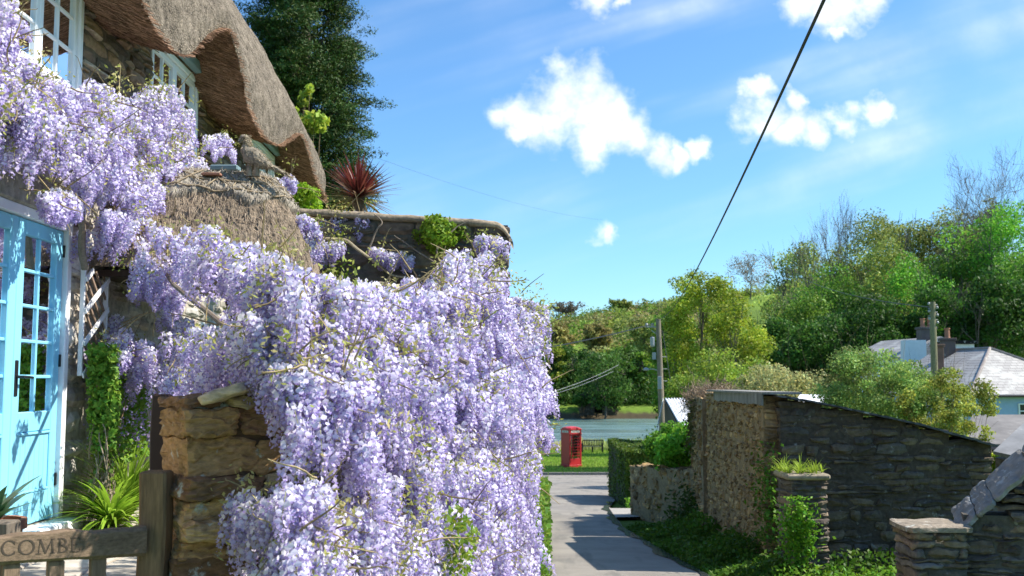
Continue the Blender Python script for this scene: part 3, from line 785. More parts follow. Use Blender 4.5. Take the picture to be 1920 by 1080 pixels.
ph = mesh('porch_thatch', PW.reshape(-1,3), F, M['thatch_face'], cottage, pc.reshape(-1,3), smooth=True)
mb = MB(); rng = RS(21)                        # straw stems lying down the slope, and hazel liggers tying the ridge
n = 3500; j = rng.randint(1, PV.shape[0]-2, n); i = rng.randint(1, PV.shape[1]-1, n)
p = PW[j, i]; d = PW[j-1, i]-PW[j+1, i]; d /= np.linalg.norm(d, axis=1, keepdims=True); d = d+rng.normal(0,.16,(n,3)); o_ = od[j, i]*.008
mb.frusta(p-d*.04+o_*.5, p+d*.04+o_*.8, .0026, .002, 3, pc[j, i]*rng.uniform(.5,1.7,(n,1)))
mb.build('straw_stems', M['twig'], ph)
lg = MB()
for rowt in (.56, .66, .80):
    j = int(rowt*(PV.shape[0]-1)); lg.tube(PW[j, 8:-8:6]+od[j, 8:-8:6]*.012, .008, 5, (.26,.2,.13))
jA, jB = int(.57*(PV.shape[0]-1)), int(.79*(PV.shape[0]-1))
for q in range(8, PV.shape[1]-24, 18):
    for sgn in (0, 1):
        q0, q1 = (q, q+16) if sgn else (q+16, q); a_, b2 = PW[jA, q0]+od[jA, q0]*.02, PW[jB, q1]+od[jB, q1]*.02
        md = PW[(jA+jB)//2, (q0+q1)//2]+od[(jA+jB)//2, (q0+q1)//2]*.02; lg.tube([a_, md, b2], .006, 4, (.28,.22,.14))
lg.build('ligger', M['twig'], ph)
sf = MB(); sf.prism([cw(8.1,0,.82), cw(10.0,0,.82), cw(10.0,1.5,.82), cw(8.1,1.5,.82)], (0,0,.05), (.1,.07,.05)); sf.build('soffit', M['darkwood'], cottage)
for s_ in (8.2, 9.9):
    pp = MB(); pp.box((s_-.05, 1.32,-1.25),(s_+.05,1.42,.82), frame=cf, bev=.01); pp.build('porch_post', M['darkwood'], cottage, usecol=False)

# ---- straw bird on the porch ridge
bp = P(470, 318, 8.75)
bird = empty('straw_bird', tuple(bp)); tag(bird, 'bird figure woven from straw perched on the porch thatch ridge', 'roof ornament')
def loft(stations, sides=14):
    pts = np.array([s[:3] for s in stations]); V = []
    for i, s in enumerate(stations):
        tdir = pts[min(i+1, len(pts)-1)]-pts[max(i-1, 0)]; tdir /= np.linalg.norm(tdir); sidev = np.array([0,1.,0]); upv = np.cross(tdir, sidev)
        for k_ in range(sides):
            th = 2*pi*k_/sides; V.append(pts[i]+sidev*s[3]*cos(th)+upv*s[4]*sin(th))
    F = [[i*sides+q, i*sides+(q+1)%sides, (i+1)*sides+(q+1)%sides, (i+1)*sides+q] for i in range(len(stations)-1) for q in range(sides)]
    return np.array(V), [np.array(F), np.array([list(range(sides))[::-1]]), np.array([[(len(stations)-1)*sides+q for q in range(sides)]])]
# head to the left, tail running down to the right
st_ = [(-.135,0,.305,.004,.004),(-.115,0,.31,.014,.012),(-.09,0,.325,.03,.03),(-.06,0,.322,.036,.036),(-.045,0,.29,.03,.03),(-.05,0,.25,.032,.036),(-.045,0,.20,.055,.06),(-.01,0,.15,.078,.085),(.05,0,.11,.085,.085),(.11,0,.075,.07,.065),(.17,0,.045,.045,.04),(.23,0,.02,.035,.022),(.33,0,-.03,.028,.014),(.40,0,-.07,.012,.006)]
def up_loft():
    f = []
    for i in range(len(st_)-1):
        for q in range(4): t = q/4; f.append(tuple(np.array(st_[i])*(1-t)+np.array(st_[i+1])*t))
    f.append(st_[-1]); return loft(f)
BV, BF = up_loft(); BV = BV*.86+bp; BV = BV+.010*np.stack([vnoise(BV, 30, q, 2) for q in range(3)], -1)
mesh('body', BV, BF, M['straw'], bird, np.full((len(BV),3), .28)*np.array([1,.86,.66]), smooth=True)
mb = MB(); 
for dx in (-.01, .05): mb.tube([bp+np.array([dx,0,.06]), bp+np.array([dx,0,-.06])], [.022,.03], 8, (.26,.21,.15))
mb.build('stand', M['straw'], bird)
mb = MB(); rng = RS(3); k_ = rng.randint(0, len(BV), 900); p = BV[k_]; d = rng.normal(0,1,(900,3))*np.array([.5,.5,.4])+np.array([.9,0,-.6]); d /= np.linalg.norm(d, axis=1, keepdims=True)
mb.frusta(p, p+d*.035, .0022, .0012, 3, np.array([.36,.30,.21])[None]*rng.uniform(.5,1.5,(900,1))); mb.build('straw', M['twig'], bird)
# small clay tile and slate tray lying beside it
mb = MB(); c0 = P(402, 327, 8.7); mb.box(c0+np.array([-.09,-.08,-.02]), c0+np.array([.07,.08,.0]), bev=.004)
tl = mb.build('clay_tile', M['clay'], usecol=False); tag(tl, 'orange clay tile lying on the porch ridge left of the straw bird', 'roof tile')
mb = MB(); c0 = P(425, 318, 8.9); mb.box(c0+np.array([-.14,-.03,-.01]), c0+np.array([.10,.10,.04]), bev=.01)
tl = mb.build('lead_flashing', M['lead'], usecol=False); tag(tl, 'dark grey lead flashing behind the clay tile on the porch', 'flashing')

# ---- trellis on the front wall between the doors and the porch
t0, t1, tz0, tz1 = 7.74, 8.20, .04, .84
tr = empty('trellis', tuple(cw(t0, .1, tz0))); tag(tr, 'white diamond lattice trellis on the wall right of the turquoise doors', 'trellis')
mb = MB()
for s_ in (t0, t1): mb = MB(); mb.box((s_-.012,.05,tz0),(s_+.012,.084,tz1), frame=cf, bev=.003); mb.build('stile', M['white'], tr, usecol=False)
H = tz1-tz0; Wd = t1-t0
for sg, step, slope, hwid, mt in ((1, .24, .62, .020, 'white'), (-1, .12, .9, .010, 'wood_v')):
    mb = MB()
    for q in range(-8, 12):
        za = q*step; xa, xb = 0, Wd; a_, b2 = za, za+Wd*slope
        if b2 <= 0.02 or a_ >= H-.02: continue
        if a_ < 0: xa = -a_/slope; a_ = 0
        if b2 > H: xb = (H-za)/slope; b2 = H
        u0, u1 = (t0+xa, t0+xb) if sg > 0 else (t1-xa, t1-xb); off = .085 if sg > 0 else .062
        L0 = np.array([u0, off, tz0+a_]); L1 = np.array([u1, off, tz0+b2]); dr = L1-L0; pr = np.array([-dr[2], 0, dr[0]]); pr = pr/np.linalg.norm(pr)*hwid
        mb.prism([L0-pr, L1-pr, L1+pr, L0+pr], (0,.012,0), (.26,.19,.14), frame=cf)
    mb.build('lattice', M[mt], tr, usecol=(sg < 0))


# ================================================================ PATIO, GATE
pv_ = MB(); rng = RS(4)
PZ = EYE-1.07
for i in range(9):
    for j in range(11):
        x0 = -3.25+i*.42+rng.uniform(-.02,.02); y0 = 4.6+j*.5; 
        if x0 > -1.35+.10*max(0,(y0-4.7)) or y0 > 9.2: continue
        pv_.box((x0+.01,y0+.01,PZ-.25),(x0+.41,y0+.49,PZ+rng.uniform(-.006,.006)), np.array([.42,.385,.33])*rng.uniform(.8,1.15), bev=.012)
pv_.box((-3.4,4.5,PZ-1.6),(-1.3,8.2,PZ-.02), (.3,.26,.2))
pt = pv_.build('patio', rough_mat('paving', 12, .3, .85, .5, .006)); tag(pt, 'pale stone paving behind the gate by the turquoise doors', 'paving', kind='structure')
# boulder doorstep
gate = empty('garden_gate', tuple(P(130, 1060, 4.5)-np.array([0,0,.8]))); tag(gate, 'weathered oak picket gate with COMBE carved in its top rail', 'gate')
GA = P(-190, 1036, 4.05); GB = P(268, 1013, 4.78)
ga = (GB-GA); gl_ = np.linalg.norm(ga[:2]); gd = np.array([ga[0], ga[1], 0])/gl_; gn = np.array([gd[1], -gd[0], 0]); grise = ga[2]/gl_
def gf(V): V = np.asarray(V, dtype=float); return GA+V[...,0:1]*gd+V[...,1:2]*gn+(V[...,2:3]+V[...,0:1]*grise)*np.array([0,0,1.])
mb = MB(); hR = .066; nseg = 60      # top rail, slightly curved upper edge
xs = np.linspace(0, gl_, nseg); prof = []
for i, x in enumerate(xs):
    sag = -.012*sin(pi*x/gl_*1.0); w_ = .006*sin(x*13)+.004*sin(x*31)
    prof.append([(x,-.035,-hR+w_*.3),(x,.022,-hR+w_*.3),(x,.035,-hR+.014),(x,.035,hR-.018+w_),(x,.024,hR+w_+sag),(x,-.024,hR+w_+sag),(x,-.035,hR-.014+w_)])
prof = np.array(prof); npf = prof.shape[1]
F = [[i*npf+q, i*npf+(q+1)%npf, (i+1)*npf+(q+1)%npf, (i+1)*npf+q] for i in range(nseg-1) for q in range(npf)]
mb.add(gf(prof.reshape(-1,3)), [np.array(F), np.array([list(range(npf))]), np.array([[(nseg-1)*npf+q for q in range(npf)][::-1]])], (.18,.13,.088))
rail = mb.build('top_rail', M['wood'], gate)
# carved letters
def letters():
    mb = MB(); st = .0065; h = .058
    def stroke(x0,z0,x1,z1,wd=st):
        a_ = np.array([x0,z0]); b2 = np.array([x1,z1]); d = (b2-a_)/np.linalg.norm(b2-a_); pr = np.array([-d[1], d[0]])*wd/2
        q = [a_-pr, b2-pr, b2+pr, a_+pr]; mb.prism([(p[0], .0345, p[1]) for p in q], (0,.0022,0), frame=gf)
    def arc(cx_, cz_, rx, rz, a0, a1, n=18):
        for i in range(n):
            t0_, t1_ = a0+(a1-a0)*i/n, a0+(a1-a0)*(i+1)/n; tm = (t0_+t1_)/2
            wd = .0035+.0055*abs(cos(tm)); stroke(cx_+rx*cos(t0_), cz_+rz*sin(t0_), cx_+rx*cos(t1_), cz_+rz*sin(t1_), wd)
    def serif(x, z, w_=.022): stroke(x-w_/2, z, x+w_/2, z, .0028)
    x = 0; z0 = -h/2; z1 = h/2
    # C
    arc(x+.030, 0, .028, h/2, radians(40), radians(320)); stroke(x+.051, .012, x+.052, .026, .003); stroke(x+.051,-.026, x+.052,-.014,.003); x += .070
    arc(x+.030, 0, .030, h/2, 0, 2*pi, 26); x += .075
    stroke(x+.004,z0,x+.010,z1,.0035); stroke(x+.010,z1,x+.034,z0,.008); stroke(x+.034,z0,x+.058,z1,.0035); stroke(x+.058,z1,x+.064,z0,.008)
    serif(x+.004,z0); serif(x+.064,z0); serif(x+.006,z1,.016); serif(x+.062,z1,.016); x += .086
    stroke(x+.006,z0,x+.006,z1,.008); serif(x+.006,z0,.02); serif(x+.006,z1,.02)
    arc(x+.010, h/4, .022, h/4, -pi/2, pi/2, 10); arc(x+.010, -h/4, .027, h/4, -pi/2, pi/2, 10); x += .054
    stroke(x+.006,z0,x+.006,z1,.008); serif(x+.006,z0,.02); serif(x+.006,z1,.02)
    stroke(x+.006,z1,x+.036,z1,.0035); stroke(x+.006,0,x+.028,0,.0035); stroke(x+.006,z0,x+.038,z0,.0035); stroke(x+.036,z1,x+.037,z1-.012,.003); stroke(x+.038,z0,x+.040,z0+.013,.003)
    return mb
mb = letters(); xoff = .366
mb.V = [v+gd*xoff+np.array([0,0,grise*xoff+.0]) for v in mb.V]
m, t, b = base_mat('carved_letter'); b.inputs['Base Color'].default_value = (.055,.042,.03,1); b.inputs['Roughness'].default_value = .9
mb.build('lettering', m, rail, usecol=False)
for x in (.05, .235, .42, .605, .79):
    mb = MB(); mb.box((x-.035,-.018,-.95),(x+.035,.012,-hR-.0), (.18,.13,.09), gf, .005); mb.build('picket', M['wood_v'], gate)
mb = MB(); mb.box((0,-.04,-.80),(gl_,-.02,-.70), (.18,.155,.125), gf, .004); mb.build('lower_rail', M['wood'], gate)
def post(name, label, px, d, topy, wd, zb, mat='wood_v', col=(.17,.145,.115), seed=0, bev=.012):
    c = P(px, topy, d); mb = MB(); n = 26; zs = np.linspace(zb, c[2], n); V = []
    for z in zs:
        t = .004*sin(z*9+seed)
        for (sx, sy) in ((-1,-.8),(-.8,-1),(.8,-1),(1,-.8),(1,.8),(.8,1),(-.8,1),(-1,.8)): V.append([c[0]+sx*wd/2+t, c[1]+sy*wd/2, z])
    for (sx, sy) in ((-1,-.8),(-.8,-1),(.8,-1),(1,-.8),(1,.8),(.8,1),(-.8,1),(-1,.8)): V.append([c[0]+sx*wd*.42, c[1]+sy*wd*.42, c[2]+.008])
    V = np.array(V); n += 1
    F = [[i*8+q, i*8+(q+1)%8, (i+1)*8+(q+1)%8, (i+1)*8+q] for i in range(n-1) for q in range(8)]
    mb.add(V, [np.array(F), np.array([[(n-1)*8+q for q in range(8)]])], col)
    o = mb.build(name, M[mat]); tag(o, label, 'post'); return o
post('gate_post', 'square weathered oak gatepost against the stone pier', 294, 4.86, 886, .125, PZ-.5, col=(.19,.125,.07))
post('gate_post', 'grey oak gatepost top at the left edge, behind the gate rail', 6, 4.75, 980, .12, PZ-.5, seed=3)
post('timber_post', 'tall dark brown timber post behind the gatepost', 304, 5.5, 742, .085, PZ-.2, 'darkwood', (.03,.02,.015))

# ================================================================ LANE-SIDE GARDEN WALL (left)
pierA = P(322, 900, 4.95)[:2]; pierB = P(590, 900, 5.36)[:2]
def pz_top(s): return EYE-.06+.05*np.sin(s*9)
gwall = rubble('garden_wall', pierA, pierB, EYE-2.2, lambda s: EYE-.07, .42, .10, .27, (), 38, 10, PAL_WARM, M['stone_near'], None, noise=.013, jit=.24, depthjit=.04, mortar=(.10,.06,.035), inset=.045, gap=-.002, pw=16, sm_=False)
tag(gwall, 'squat brown stone pier with lichen beside the gatepost', 'stone pier')
gw2 = rubble('garden_wall', (-1.0,6.0), (-.16,9.8), EYE-2.6, lambda s: EYE-.15+.12*s, .4, .13, .34, (), 31, 3, PAL_WARM, M['stone'], None, noise=.014, jit=.15, mortar=(.12,.10,.075))
tag(gw2, 'lane-side stone garden wall carrying the wisteria', 'garden wall')
# leaning flat capstone on the pier
mb = MB(); T, TF = TEMPL[7]; q = T/((np.abs(T)**6).sum(1)**(1/6.))[:,None]*np.array([.115,.15,.026]); rot = Matrix.Rotation(radians(-20), 3, 'Y'); q = q@np.array(rot).T; q = q+P(428, 738, 4.9); q = q+.012*np.stack([vnoise(q, 14, s_, 2) for s_ in range(3)], -1)
mb.add(q, TF, (.58,.46,.33)); cs = mb.build('capstone', M['stone_near'], None, True); tag(cs, 'pale tilted flat capstone lying on the brown stone pier', 'stone')

# tall wall behind the wisteria, rounded shoulder at its right end
Lt = 2.75
def tall_top(s):
    base_ = EYE+1.66-.055*s; e = np.maximum(0, s-(Lt-.16))
    return base_-np.where(e > 0, .16-np.sqrt(np.maximum(0, .16**2-np.minimum(e,.16)**2)), 0)*.9
tw = rubble('high_wall', (-2.76,10.05), (-.02,10.25), EYE-3.0, tall_top, .5, .10, .34, (), 40, 4, PAL_DARK+[(.20,.16,.11)], M['stone'], None, noise=.012, jit=.12, mortar=(.10,.095,.08), inset=.035)
tag(tw, 'tall slate rubble wall with rounded shoulder, behind the wisteria', 'wall')
cp = MB(); n = 90; V = []
for i in range(n):
    s_ = i/(n-1)*(Lt+.012)+.0; z = float(tall_top(min(s_, Lt)))+.01
    for (y, dz) in ((-.275,-.04),(-.28,.0),(-.24,.028),(-.1,.036),(.1,.036),(.24,.028),(.28,0),(.275,-.04)): V.append([s_, y, z+dz])
V = np.array(V); V[:,0] = np.minimum(V[:,0], Lt+.015); V[:,2] += .014*vnoise(V, 5, 3, 3); V[:,1] += .012*vnoise(V, 7, 4, 2)
a2 = np.array([2.74,.20])/np.hypot(2.74,.20); WV = np.stack([-2.76+a2[0]*V[:,0]+a2[1]*-V[:,1]*-1, 10.05+a2[1]*V[:,0]-a2[0]*V[:,1]*-1, V[:,2]], -1)
F = [[i*8+q, (i+1)*8+q, (i+1)*8+(q+1)%8, i*8+(q+1)%8] for i in range(n-1) for q in range(8)]
mesh('coping', WV, [np.array(F), np.array([[(n-1)*8+q for q in range(8)]])], rough_mat('lime_coping', 20, .5, .9, .8, .012, spots=(.10,.10,.07), spotscale=9, spotthr=(.55,.7)), tw, np.full((len(WV),3),1.)*np.array([.30,.24,.17]), smooth=True)
#PART3
# ================================================================ WISTERIA
def inpoly(px, py, poly):
    poly = np.asarray(poly, dtype=float); inside = np.zeros(len(px), bool); j = len(poly)-1
    for i in range(len(poly)):
        xi, yi = poly[i]; xj, yj = poly[j]
        c = ((yi > py) != (yj > py)) & (px < (xj-xi)*(py-yi)/(yj-yi+1e-12)+xi); inside ^= c; j = i
    return inside
def Pm(px, py, d):
    u = (px-960)/FPX; v = (540-py)/FPX; yy = cos(PITCH)-v*sin(PITCH)
    return np.stack([u/yy*d, d+0*u, (v*cos(PITCH)+sin(PITCH))/yy*d+EYE], -1)
def lane_depth(px, py):
    d = np.interp(px, [120,200,300,345,378,450,550,700,850,950,1000,1045], [8.5,8.4,8.3,8.1,5.9,5.1,4.65,5.3,6.4,7.3,7.9,8.8])
    d = d+np.interp(py, [430,560,740,1080], [.75,.35,0,-.12])*np.clip((px-300)/80, 0, 1)
    return d-np.clip((d-7.85), 0, 9)*np.clip((560-py)/50, 0, 1)
def cott_depth(px, py):
    return 2.72/((960-px)/FPX-.0154)
MAIN = [(150,440),(200,405),(250,410),(300,425),(345,432),(385,425),(430,455),(470,462),(520,475),(560,495),(600,520),(640,528),(700,540),(745,545),(775,520),(800,500),(830,488),(850,474),(900,466),(932,480),(938,512),(946,560),(985,590),(1010,585),(1030,600),(1022,640),(1028,700),(1031,735),(1013,770),(1005,820),(999,860),(994,900),(996,950),(1004,1000),(1002,1100),(560,1100),(450,1090),(500,1040),(520,1000),(450,965),(415,925),(470,915),(560,920),(615,900),(600,850),(560,830),(530,790),(515,720),(470,690),(420,700),(340,735),(300,700),(250,705),(200,700),(140,680),(150,640),(195,640),(215,610),(200,595),(250,590),(262,570),(250,505),(200,500),(165,470)]
HOLES = [([(205,505),(252,505),(255,560),(240,585),(200,590)]), ([(238,612),(300,612),(312,640),(250,652)]), ([(335,556),(425,548),(432,590),(350,600)]), ([(598,880),(665,870),(660,950),(610,960)]), ([(400,590),(440,600),(430,625),(395,620)])]
UPPER = [(-30,-30),(20,-30),(26,20),(28,100),(60,120),(110,150),(140,175),(185,148),(215,180),(250,195),(290,158),(330,165),(352,200),(360,255),(352,290),(385,295),(390,320),(350,335),(310,345),(300,375),(270,385),(240,380),(215,350),(165,360),(150,315),(110,290),(60,285),(-30,280)]
HANG = [(75,372),(100,362),(130,368),(145,385),(150,400),(80,392)]
SPOTS = [([(385,258),(425,255),(445,285),(400,290)], 'c'), ([(515,332),(545,332),(552,362),(522,362)], 9.2), ([(548,395),(590,400),(600,470),(570,470)], 9.0), ([(600,398),(690,402),(700,425),(640,440),(600,425)], 9.9), ([(590,455),(640,455),(640,480),(600,480)], 9.6), ([(695,470),(770,480),(775,495),(720,490)], 9.7), ([(900,445),(950,450),(950,462),(890,462)], 9.3), ([(960,560),(1020,578),(1032,600),(985,610)], 9.0), ([(190,400),(240,395),(250,420),(200,430)], 'c'),([(1015,800),(1028,812),(1020,828)], 8.4)]
rng = RS(100)
def lump(px, py): return vnoise(np.stack([px, py, px*0], -1), 1/75., 77, 2)
anch = []
def sample(poly, n, depthf, thick, holes=(), lumps=.0, Ls=(.13,.26), seed=0):
    rng = RS(seed); poly = np.array(poly, dtype=float); lo = poly.min(0); hi = poly.max(0); got = 0
    while got < n:
        k_ = n*2; x = rng.uniform(lo[0], hi[0], k_); y = rng.uniform(lo[1], hi[1], k_); ok = inpoly(x, y, poly)
        for h_ in holes: ok &= ~(inpoly(x, y, h_) | inpoly(x, y+28, h_) | inpoly(x, y+55, h_))
        x, y = x[ok], y[ok]
        if not len(x): continue
        d = depthf(x, y)-lumps*lump(x, y)+thick*rng.rand(len(x))**1.3
        pts = Pm(x, y, d); L_ = rng.uniform(*Ls, len(x))
        anch.append(np.concatenate([pts, L_[:,None], rng.normal(0,.16,(len(pts),2))], 1)[:n-got]); got += min(len(x), n-got)
def cluster(poly, n, per, depthf, sig, holes=(), Ls=(.15,.28), seed=0, bulge=.24):
    rng = RS(seed); poly = np.array(poly, dtype=float); lo = poly.min(0); hi = poly.max(0); cs = []
    while len(cs) < n:
        x, y = rng.uniform(lo[0], hi[0]), rng.uniform(lo[1], hi[1])
        if not inpoly(np.array([x]), np.array([y]), poly)[0] or any(inpoly(np.array([x]), np.array([y]), h_)[0] for h_ in holes): continue
        if cs and min((x-a)**2+((y-b_)*.7)**2 for a, b_ in cs) < (sig*.85)**2 and rng.rand() < .93: continue
        cs.append((x, y))
    for (x, y) in cs:
        m_ = rng.randint(int(per*.6), int(per*1.4)); u = rng.normal(0, 1, (m_, 2)); xx = x+u[:,0]*sig*.55; yy = y+u[:,1]*sig*.30+.35*np.abs(u[:,0])*sig*.4
        ok = inpoly(xx, yy, poly)
        for h_ in holes: ok &= ~(inpoly(xx, yy, h_) | inpoly(xx, yy+28, h_) | inpoly(xx, yy+60, h_))
        xx, yy, uu = xx[ok], yy[ok], u[ok]
        if not len(xx): continue
        d = depthf(xx, yy)-bulge*np.exp(-(uu**2).sum(1)/2)-rng.uniform(0,.16)-.20*lump(xx, yy)+rng.uniform(0,.10,len(xx))
        pts = Pm(xx, yy, d); L_ = rng.uniform(Ls[0], Ls[1])*rng.uniform(.75,1.15,len(xx)); tl = np.stack([uu[:,0]*.26+rng.normal(0,.10,len(uu)), -.12-.22*np.exp(-(uu**2).sum(1)/2)+rng.normal(0,.10,len(uu))], 1); anch.append(np.concatenate([pts, L_[:,None], tl], 1))
cluster(MAIN, 190, 10, lane_depth, 42, HOLES, (.16,.30), 21, .30)
cluster(UPPER, 52, 8, lambda x, y: cott_depth(np.minimum(x, 385), y), 34, (), (.16,.28), 22, .16)
sample(MAIN, 1050, lambda x, y: lane_depth(x, y)+.20, .65, HOLES, .20, (.12,.22), 1)
sample(UPPER, 330, lambda x, y: cott_depth(np.minimum(x, 385), y), .45, (), .25, (.14,.27), 2)
sample(HANG, 50, lambda x, y: cott_depth(x, y), .2, (), 0, (.10,.16), 3)
cluster([(138,650),(200,640),(290,640),(285,695),(150,690)], 9, 9, lambda x, y: x*0+8.1, 26, (), (.12,.2), 24, .1)
for q, (pl, dd_) in enumerate(SPOTS):
    ar = np.array(pl); ext = (ar.max(0)-ar.min(0)).prod()
    sample(pl, int(10+ext/170), (lambda x, y: cott_depth(x, y)) if dd_ == 'c' else (lambda x, y, D=dd_: x*0+D), .2, (), 0, (.10,.18), 10+q)
AN = np.concatenate(anch); AN[:,2] += .03
def florets(AN, seed, m=56):
    rng = RS(seed); n = len(AN); t = (np.arange(m)+.5)/m
    T_ = np.clip(np.repeat(t[None], n, 0)+rng.normal(0,.02,(n,m)), 0, 1); L_ = AN[:,3][:,None]
    ph_ = rng.uniform(0, 2*pi, (n,1))+np.arange(m)[None]*2.4+rng.normal(0,.25,(n,m))
    sc = (L_/.2)**.35
    r_ = (.042*(1-T_)**.75*np.minimum(1, (T_+.12)*4)+.006)*sc*rng.uniform(.6,1.2,(n,m))
    tilt = AN[:,None,4:6]
    out = np.stack([np.cos(ph_), np.sin(ph_), np.zeros_like(ph_)], -1)
    c = AN[:,None,:3]+out*r_[...,None]; c[...,2] -= T_*L_; c[...,:2] += tilt*(L_*(T_*.5+.5*np.sqrt(T_)))[...,None]
    c = c.reshape(-1,3); out = out.reshape(-1,3); tt = T_.reshape(-1); N_ = len(c)
    out = out+rng.normal(0,.38,(N_,3))+np.array([0,0,-.12]); out /= np.linalg.norm(out, axis=1, keepdims=True)
    side = np.cross(out, np.array([0,0,1.])+rng.normal(0,.3,(N_,3))); side /= np.linalg.norm(side, axis=1, keepdims=True); up_ = np.cross(side, out)
    s = (np.interp(tt, [0,.6,.85,1], [.0150,.0140,.010,.0048])*rng.uniform(.8,1.25,N_))[:,None]
    # banner petal: a bent pentagon; keel: a narrow petal pair below it
    bn = [c+up_*s*1.05+out*s*-.35, c+side*s*1.0+up_*s*.35+out*s*.1, c+side*s*.55-up_*s*.35+out*s*.35, c-side*s*.55-up_*s*.35+out*s*.35, c-side*s*1.0+up_*s*.35+out*s*.1]
    kl = [c-up_*s*.25+out*s*.2+side*s*.35, c-up_*s*.35+out*s*1.3, c-up_*s*.25+out*s*.2-side*s*.35, c-up_*s*.95+out*s*.5]
    V = np.stack(bn+kl, 1)
    base_ = (np.arange(N_)*9)[:,None]
    F5 = base_+np.array([[0,1,2,3,4]]); F4 = base_+np.array([[5,6,7,8]])
    rv = np.repeat(rng.uniform(-1,1,n), m)[:,None]
    cb = np.array([[.80,.775,.88]])*(1+.10*rng.uniform(-1,1,(N_,1)))+rv*np.array([[.07,.075,.025]]); ck = np.array([[.47,.37,.69]])*(1+.2*rng.uniform(-1,1,(N_,1)))+rv*.04
    bud = np.clip((tt-.25)/.75, 0, 1)[:,None]; cb = cb*(1-bud*.75)+np.array([[.43,.32,.63]])*bud*.75
    C = np.concatenate([np.repeat(cb[:,None], 5, 1), np.repeat(ck[:,None], 4, 1)], 1)
    C[:,2:4] *= np.array([.93,.90,.98])
    return V.reshape(-1,3), [F5, F4], np.clip(C, .02, .95).reshape(-1,3), c
wist = empty('wisteria', (-.9, 5.4, PZ-.4)); tag(wist, 'huge wisteria hung with lilac racemes, smothering the lane wall and cottage front', 'wisteria')
V, F, C, fc = florets(AN, 5)
mesh('blossom', V, F, M['petal'], wist, C)
# hanging stalks, young bronze leaves, twigs
mb = MB(); top = AN[:,:3]; bot = top.copy(); bot[:,2] -= AN[:,3]*.95; bot[:,:2] += AN[:,4:6]*AN[:,3:4]*.95; mb.frusta(top, bot, .0022, .0012, 3, (.30,.30,.14)); mb.build('stalks', M['twig'], wist)
rng = RS(9); NSP = 950; sel = rng.choice(len(AN), NSP); hot = AN[rng.choice(len(AN), 130),:3]; cen = AN[sel,:3]+np.array([.02,-.05,.02])+rng.normal(0,.05,(NSP,3)); cen[:420] = hot[rng.randint(0,130,420)]+np.array([.05,-.12,.05])+rng.normal(0,.07,(420,3))
nl_ = 16; pp = np.repeat(cen, nl_, 0)+rng.normal(0,.038,(NSP*nl_,3)); nd = rng.normal(0,1,(len(pp),3)); nd[:,2] += .8
colsel = np.repeat(rng.uniform(0,1,(NSP,1)), nl_, 0); lc = np.where(colsel > .35, np.array([[.36,.38,.11]])*colsel+np.array([[.36,.29,.14]])*(1-colsel), np.array([[.50,.43,.25]]))
V, F, C = cards(pp, nd, .017, rng, .5, .42, (1,1,1), .25, .1); C = C*np.repeat(lc, 4, 0); mesh('young_leaves', V, F, M['leaf'], wist, C)
# dense green leaf low in the curtain near the lane
gp = []; 
for (poly, d0) in (([(760,1000),(860,940),(900,1000),(880,1080),(740,1080)], 5.85), ([(600,455),(640,430),(690,560),(610,560)], 9.75), ([(555,400),(600,400),(605,450),(560,470)], 9.25), ([(600,590),(560,600),(580,640),(620,640)], 5.2)):
    x = rng.uniform(550,900,9000); y = rng.uniform(400,1090,9000); ok = inpoly(x, y, poly); x, y = x[ok][:900], y[ok][:900]; gp.append(Pm(x, y, d0+rng.uniform(-.12,.2,len(x))))
gp = np.concatenate(gp); nd = rng.normal(0,1,(len(gp),3))+np.array([.3,-.6,.5]); V, F, C = cards(gp, nd, .022, rng, .7, .5, (.20,.27,.04), .3, .2); mesh('leaves', V, F, M['leaf'], wist, C)
# woody framework
def wiggle(pts, n=26, amp=.05, seed=0):
    pts = np.asarray(pts, dtype=float); t = np.linspace(0, len(pts)-1, n); q = np.stack([np.interp(t, range(len(pts)), pts[:,i]) for i in range(3)], -1)
    q = np.apply_along_axis(lambda a: np.convolve(np.pad(a, 2, mode='edge'), np.ones(5)/5, 'valid'), 0, q)
    return q+amp*np.stack([vnoise(np.stack([t*1.2, t*0+seed, t*0+q_], -1), 1., seed+q_, 2) for q_ in range(3)], -1)
wood = MB(); wc = (.21,.17,.13)
def vine(pts, r0, r1, seed, amp=.05, col=wc):
    q = wiggle([P(*p) for p in pts], 30, amp, seed); wood.tube(q, np.linspace(r0, r1, 30), 7, col)
vine([(640,1100,4.95),(625,980,5.0),(600,900,5.05),(620,830,5.2),(640,760,5.4),(560,690,5.6),(460,640,6.0),(380,590,7.0),(300,520,8.0),(270,440,8.3),(260,380,8.5)], .04, .010, 1)
vine([(600,1100,5.0),(640,960,4.95),(650,880,5.0),(600,820,5.1),(520,760,5.1),(430,735,5.0)], .032, .014, 2)
vine([(640,760,5.4),(740,720,5.9),(820,640,6.7),(870,560,7.4),(900,470,8.4)], .030, .012, 3)
vine([(640,760,5.5),(600,650,5.9),(640,560,6.8),(720,520,7.5),(800,620,6.9),(930,640,7.2)], .024, .009, 4)
vine([(250,370,7.6),(180,270,7.3),(60,200,6.8),(-60,120,6.4)], .014, .014, 5); vine([(250,360,7.6),(220,300,7.4),(140,260,7.1),(90,230,6.9),(0,235,6.6)], .012, .009, 6)
vine([(150,500,7.6),(155,420,7.4),(150,340,7.2),(120,250,6.9),(60,150,6.4)], .03, .012, 7)
vine([(590,455,9.7),(640,445,9.75),(690,480,9.75),(740,520,9.8),(850,535,9.8)], .020, .007, 8, .03, (.36,.30,.2)); vine([(690,480,9.75),(700,440,9.8),(720,420,9.8),(700,400,9.85)], .012, .005, 9, .02)
vine([(850,535,9.8),(815,470,9.8),(845,430,9.8),(880,415,9.85)], .012, .005, 10, .03); vine([(740,520,9.8),(745,560,9.8),(760,600,9.6)], .014,.01, 11,.02)
